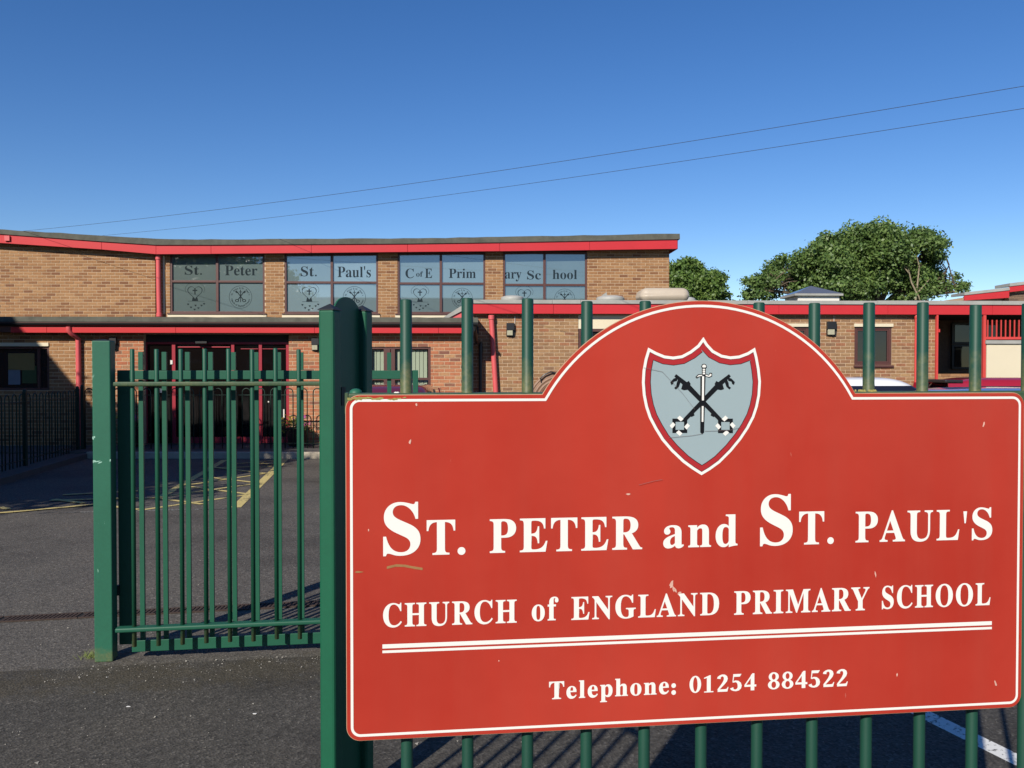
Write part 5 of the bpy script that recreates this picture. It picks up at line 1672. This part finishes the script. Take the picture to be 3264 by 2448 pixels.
# =================================================================== TREES
def leaf_cloud(name, blobs, n_lump, per, size, mat, parent, seed, lump=.40):
    """crown of separate lumps: each lump carries its leaves on its outer shell, so gaps and shade open between lumps"""
    rng = np.random.default_rng(seed)
    blobs = np.array(blobs, float)
    wgt = blobs[:, 3] * blobs[:, 5]; wgt /= wgt.sum()
    bi = rng.choice(len(blobs), n_lump, p=wgt)
    d = rng.normal(size=(n_lump, 3)); d /= np.linalg.norm(d, axis=1)[:, None]; d[:, 2] = np.where(d[:, 2] < -.5, -d[:, 2], d[:, 2])
    rad = rng.uniform(.2, 1.0, n_lump) ** .5 * rng.uniform(.82, 1.08, n_lump)
    cl = blobs[bi, :3] + d * blobs[bi, 3:6] * rad[:, None]
    lr = blobs[bi, 3] * lump * rng.uniform(.55, 1.25, n_lump)
    cnt = np.maximum(20, (per * (lr / lr.mean()) ** 2)).astype(int)
    c = np.repeat(cl, cnt, axis=0); r = np.repeat(lr, cnt); n = len(c)
    o_ = rng.normal(size=(n, 3)); o_ /= np.linalg.norm(o_, axis=1)[:, None]
    sh = np.clip(rng.normal(.85, .34, n), .1, 1.75)
    pos = c + o_ * (r * sh)[:, None] * np.array([1.1, 1.1, .8])
    nr = o_ * .9 + rng.normal(size=(n, 3)) * .65 + np.array([0, 0, .25]); nr /= np.linalg.norm(nr, axis=1)[:, None]
    t = rng.normal(size=(n, 3)); t -= (t * nr).sum(1)[:, None] * nr; t /= np.linalg.norm(t, axis=1)[:, None]
    q = np.cross(nr, t)
    sz = rng.uniform(.55, 1.3, n)[:, None] * size
    v = np.empty((n, 4, 3)); v[:, 0] = pos - t * sz; v[:, 1] = pos + q * sz * .6; v[:, 2] = pos + t * sz; v[:, 3] = pos - q * sz * .6
    me = bpy.data.meshes.new(name); me.vertices.add(n * 4); me.vertices.foreach_set('co', v.ravel())
    me.loops.add(n * 4); me.loops.foreach_set('vertex_index', np.arange(n * 4, dtype=np.int32))
    me.polygons.add(n); me.polygons.foreach_set('loop_start', np.arange(0, n * 4, 4, dtype=np.int32)); me.polygons.foreach_set('loop_total', np.full(n, 4, np.int32))
    me.materials.append(MAT[mat]); me.update(); me.validate()
    o = bpy.data.objects.new(name, me); COL.objects.link(o); o.parent = parent
    return cl


def tree(base, blobs_w, label, n_clump, per, size, mat, seed, trunk_r=.28, group='trees behind the school', spread=.40, pale=None):
    e = empty('broadleaf_tree', base); tag(e, label, 'tree', group)
    bl = [(b[0] - base[0], b[1] - base[1], b[2], *b[3:]) for b in blobs_w]
    cl = leaf_cloud('crown', bl, n_clump, per, size, mat, e, seed, spread)
    rnd = random.Random(seed)
    mb = MB(); zf = min(b[2] - b[5] for b in bl)
    top = Vector((sum(b[0] for b in bl) / len(bl), sum(b[1] for b in bl) / len(bl), max(b[2] for b in bl)))
    fork = Vector((top.x * .3, top.y * .3, max(1.5, zf + .6)))
    mb.tube([(0, 0, 0), (fork.x * .5, fork.y * .5, fork.z * .5), tuple(fork)], [trunk_r * 1.3, trunk_r, trunk_r * .8], 10, False)
    for b in bl:
        c = Vector(b[:3]); m1 = fork.lerp(c, .5) + Vector((rnd.uniform(-.3, .3), rnd.uniform(-.3, .3), .3))
        mb.tube([tuple(fork), tuple(m1), tuple(c)], [trunk_r * .6, trunk_r * .35, trunk_r * .16], 7, False)
        near = sorted(range(len(cl)), key=lambda i: (Vector(cl[i]) - c).length)[:60]
        for i in rnd.sample(near, min(16, len(near))):
            q = Vector(cl[i]); m2 = c.lerp(q, .5) + Vector((0, 0, .15))
            mb.tube([tuple(c.lerp(m1, rnd.uniform(0, .8))), tuple(m2), tuple(q)], [trunk_r * .15, trunk_r * .09, trunk_r * .03], 5, False)
    mb.build('trunk', 'bark', e, True)
    if pale:
        pm_ = MB()
        for path, r in pale:
            pts = [(at(x, y, base[1] - 1.3).x - base[0], -1.3, at(x, y, base[1] - 1.3).z) for x, y in path]
            pm_.tube(pts, r, 6, False, r1=r * .35)
        pm_.build('bare_limb', 'bark_pale', e, True)
    return e


def blob_px(px, py, rp_, Y, dy=0, ry=None):
    p = at(px, py, Y); k = Y / F
    return (p.x, Y + dy, p.z, rp_ * k, (ry or rp_) * k, rp_ * k)

YT = 46.0
tree((at(2800, 1175, YT).x, YT, 0), [blob_px(2425, 925, 62, YT), blob_px(2520, 880, 80, YT, 1), blob_px(2600, 850, 85, YT, -1), blob_px(2690, 830, 95, YT, .5), blob_px(2780, 802, 88, YT, -.5), blob_px(2855, 806, 90, YT, .5),
      blob_px(2935, 812, 76, YT, -.4), blob_px(2990, 875, 75, YT, .6), blob_px(3052, 930, 44, YT), blob_px(2800, 890, 120, YT, .4), blob_px(2650, 920, 110, YT, -.4), blob_px(2910, 930, 100, YT, .3)],
     'wide spreading tree with pale bare limbs behind the annex roof', 330, 300, .092, 'leaf_b', 11, .32, spread=.33,
     pale=[([(2935, 960), (2905, 900), (2895, 855), (2860, 835)], .05), ([(2918, 962), (2925, 900), (2930, 850), (2922, 815)], .055), ([(2928, 930), (2950, 905), (2962, 890)], .045), ([(2897, 870), (2880, 850), (2852, 858)], .04)])
YT2 = 40.0
tree((at(2200, 1175, YT2).x, YT2, 0), [blob_px(2175, 880, 58, YT2), blob_px(2225, 885, 58, YT2, .5), blob_px(2265, 925, 56, YT2, -.4), blob_px(2140, 930, 85, YT2), blob_px(2220, 955, 90, YT2, .3), blob_px(2300, 965, 36, YT2)],
     'compact rounded tree at the right end of the hall', 130, 290, .080, 'leaf_a', 21, .24, spread=.34)
# trees and a neighbouring house to the left of the view: they shade the left of the yard
tree((-11.8, 6.2, 0), [(-11.4, 6.1, 4.9, 2.2, 2.4, 1.6), (-9.6, 5.2, 4.7, 1.5, 1.7, 1.3), (-12.6, 8.4, 5.2, 2.0, 2.2, 1.6), (-9.7, 8.0, 4.4, 1.6, 1.9, 1.3), (-11.8, 3.9, 4.2, 1.7, 1.7, 1.3), (-13.6, 5.6, 4.2, 1.7, 2.0, 1.5), (-10.6, 9.8, 4.6, 1.6, 1.7, 1.2), (-13.2, 10.2, 4.4, 1.6, 1.6, 1.3), (-9.3, 9.5, 4.8, 1.4, 1.4, 1.2), (-8.9, 7.4, 4.6, 1.3, 1.4, 1.1)],
     'leafy tree standing left of the yard out of view, throwing dappled shade', 170, 260, .10, 'leaf_a', 31, .2, group='trees beside the yard', spread=.36)
hs = empty('neighbour_house', (-16.4, 9.0, 0)); tag(hs, 'gabled brick house left of the school yard, out of view', 'house')
MB().prism_y([(-3.7, 0), (3.7, 0), (3.7, 6.2), (0, 10.7), (-3.7, 6.2)], -6, 0).build('wall', 'brick_buff', hs)
for s_ in (1, -1):
    MB().hexa([(s_ * 3.9, -6.2, 6.0), (s_ * 3.9, .15, 6.0), (0, .15, 10.75), (0, -6.2, 10.75), (s_ * 3.9, -6.2, 6.16), (s_ * 3.9, .15, 6.16), (0, .15, 10.93), (0, -6.2, 10.93)]).build('roof', 'slate', hs)
for k in range(5):
    th = empty('terraced_house', (-26 + k * 9.5, -24, 0)); tag(th, ('first', 'second', 'third', 'fourth', 'fifth')[k] + ' house of the terrace across the road behind the viewer', 'house', 'terrace across the road')
    MB().box(0, 9.3, -8, 0, 0, 5.2).build('wall', 'brick_red', th)
    MB().add([(-.1, .3, 5.1), (9.4, .3, 5.1), (9.4, -4, 7.6), (-.1, -4, 7.6), (9.4, -8.3, 5.1), (-.1, -8.3, 5.1)], [(0, 1, 2, 3), (3, 2, 4, 5), (0, 3, 5), (1, 4, 2)]).build('roof', 'slate', th)
    for x in (1.2, 6.2):
        for z in (.9, 3.2):
            w = MB().box(x, x + 1.8, .001, .05, z, z + 1.4).build('window', 'white', th); MB().box(x + .1, x + 1.7, .051, .06, z + .1, z + 1.3).build('pane', 'glass', w)
    MB().box(4.0, 4.9, .001, .05, 0, 2.1).build('door', 'green_dark', th)

# =================================================================== OVERHEAD WIRES
def wire(A, B, pts, label):
    # plan line from A to B (pixel, depth); the sag follows the measured points
    a, b = at(*A), at(*B); d = Vector((b.x - a.x, b.y - a.y, 0)); nrm = Vector((-d.y, d.x, 0)).normalized()
    ts, zs = [0.0, 1.0], [a.z, b.z]
    for px, py in pts:
        r_ = ray(px, py); k = (Vector((a.x, a.y, 0)) - Vector((CAM.x, CAM.y, 0))).dot(nrm) / r_.dot(nrm)
        q = CAM + r_ * k; ts.append((Vector((q.x - a.x, q.y - a.y, 0))).dot(d) / d.length_squared); zs.append(q.z)
    co = np.polyfit(ts, zs, 2)
    e = MB(); e.tube([(a.x + d.x * t, a.y + d.y * t, float(np.polyval(co, t))) for t in np.linspace(0, 1.12, 40)], .0036, 6)
    tag(e.build('overhead_wire', 'wire', smooth=True), label, 'wire', 'wires crossing the sky')
wire((26, 742, 21.6), (3264, 272, 10.8), [(738, 658), (1632, 544)], 'upper of the two thin wires crossing the sky')
wire((240, 762, 26.5), (3264, 338, 11.2), [(738, 697), (1632, 608)], 'lower of the two thin wires crossing the sky')

# =================================================================== SMALL THINGS ON THE GROUND
wd = MB(); wp = ground_at(292, 2095)
for k in range(150):
    x, y = wp.x + random.gauss(0, .028), wp.y + random.gauss(0, .03); h = random.uniform(.01, .045); a = random.uniform(0, 6.28); dx, dy = math.cos(a) * h * .7, math.sin(a) * h * .7
    wd.add([(x - .0015, y, .004), (x + .0015, y, .004), (x + dx, y + dy, h)], [(0, 1, 2)])
tag(wd.build('grass_tuft', 'grass'), 'small yellow green grass tuft at the foot of the gate post', 'grass')
def scrap(px, py, lx, ly, label, nm='paper_scrap'):
    p = ground_at(px, py); mb = MB(); pts = []
    for k in range(9):
        t = 2 * math.pi * k / 9; r = 1 + random.uniform(-.35, .2); pts.append((p.x + lx * r * math.cos(t), p.y + ly * r * math.sin(t)))
    base = [(x, y, .0055) for x, y in pts]; topv = [(x, y, .006 + random.uniform(0, .003)) for x, y in pts]
    n = len(pts); mb.add(base + topv, [tuple(range(n, 2 * n))] + [(i, (i + 1) % n, (i + 1) % n + n, i + n) for i in range(n)])
    tag(mb.build(nm, 'paper'), label, 'litter', 'scraps on the footway')
scrap(812, 2279, .012, .005, 'small white scrap on the footway nearest the pier')
scrap(410, 2256, .012, .004, 'pale crumpled scrap on the footway below the gate post')
scrap(253, 2160, .003, .004, 'tiny white fleck on the footway left of the gate post foot')
scrap(340, 2162, .004, .003, 'tiny pale fleck on the footway under the gate post foot')
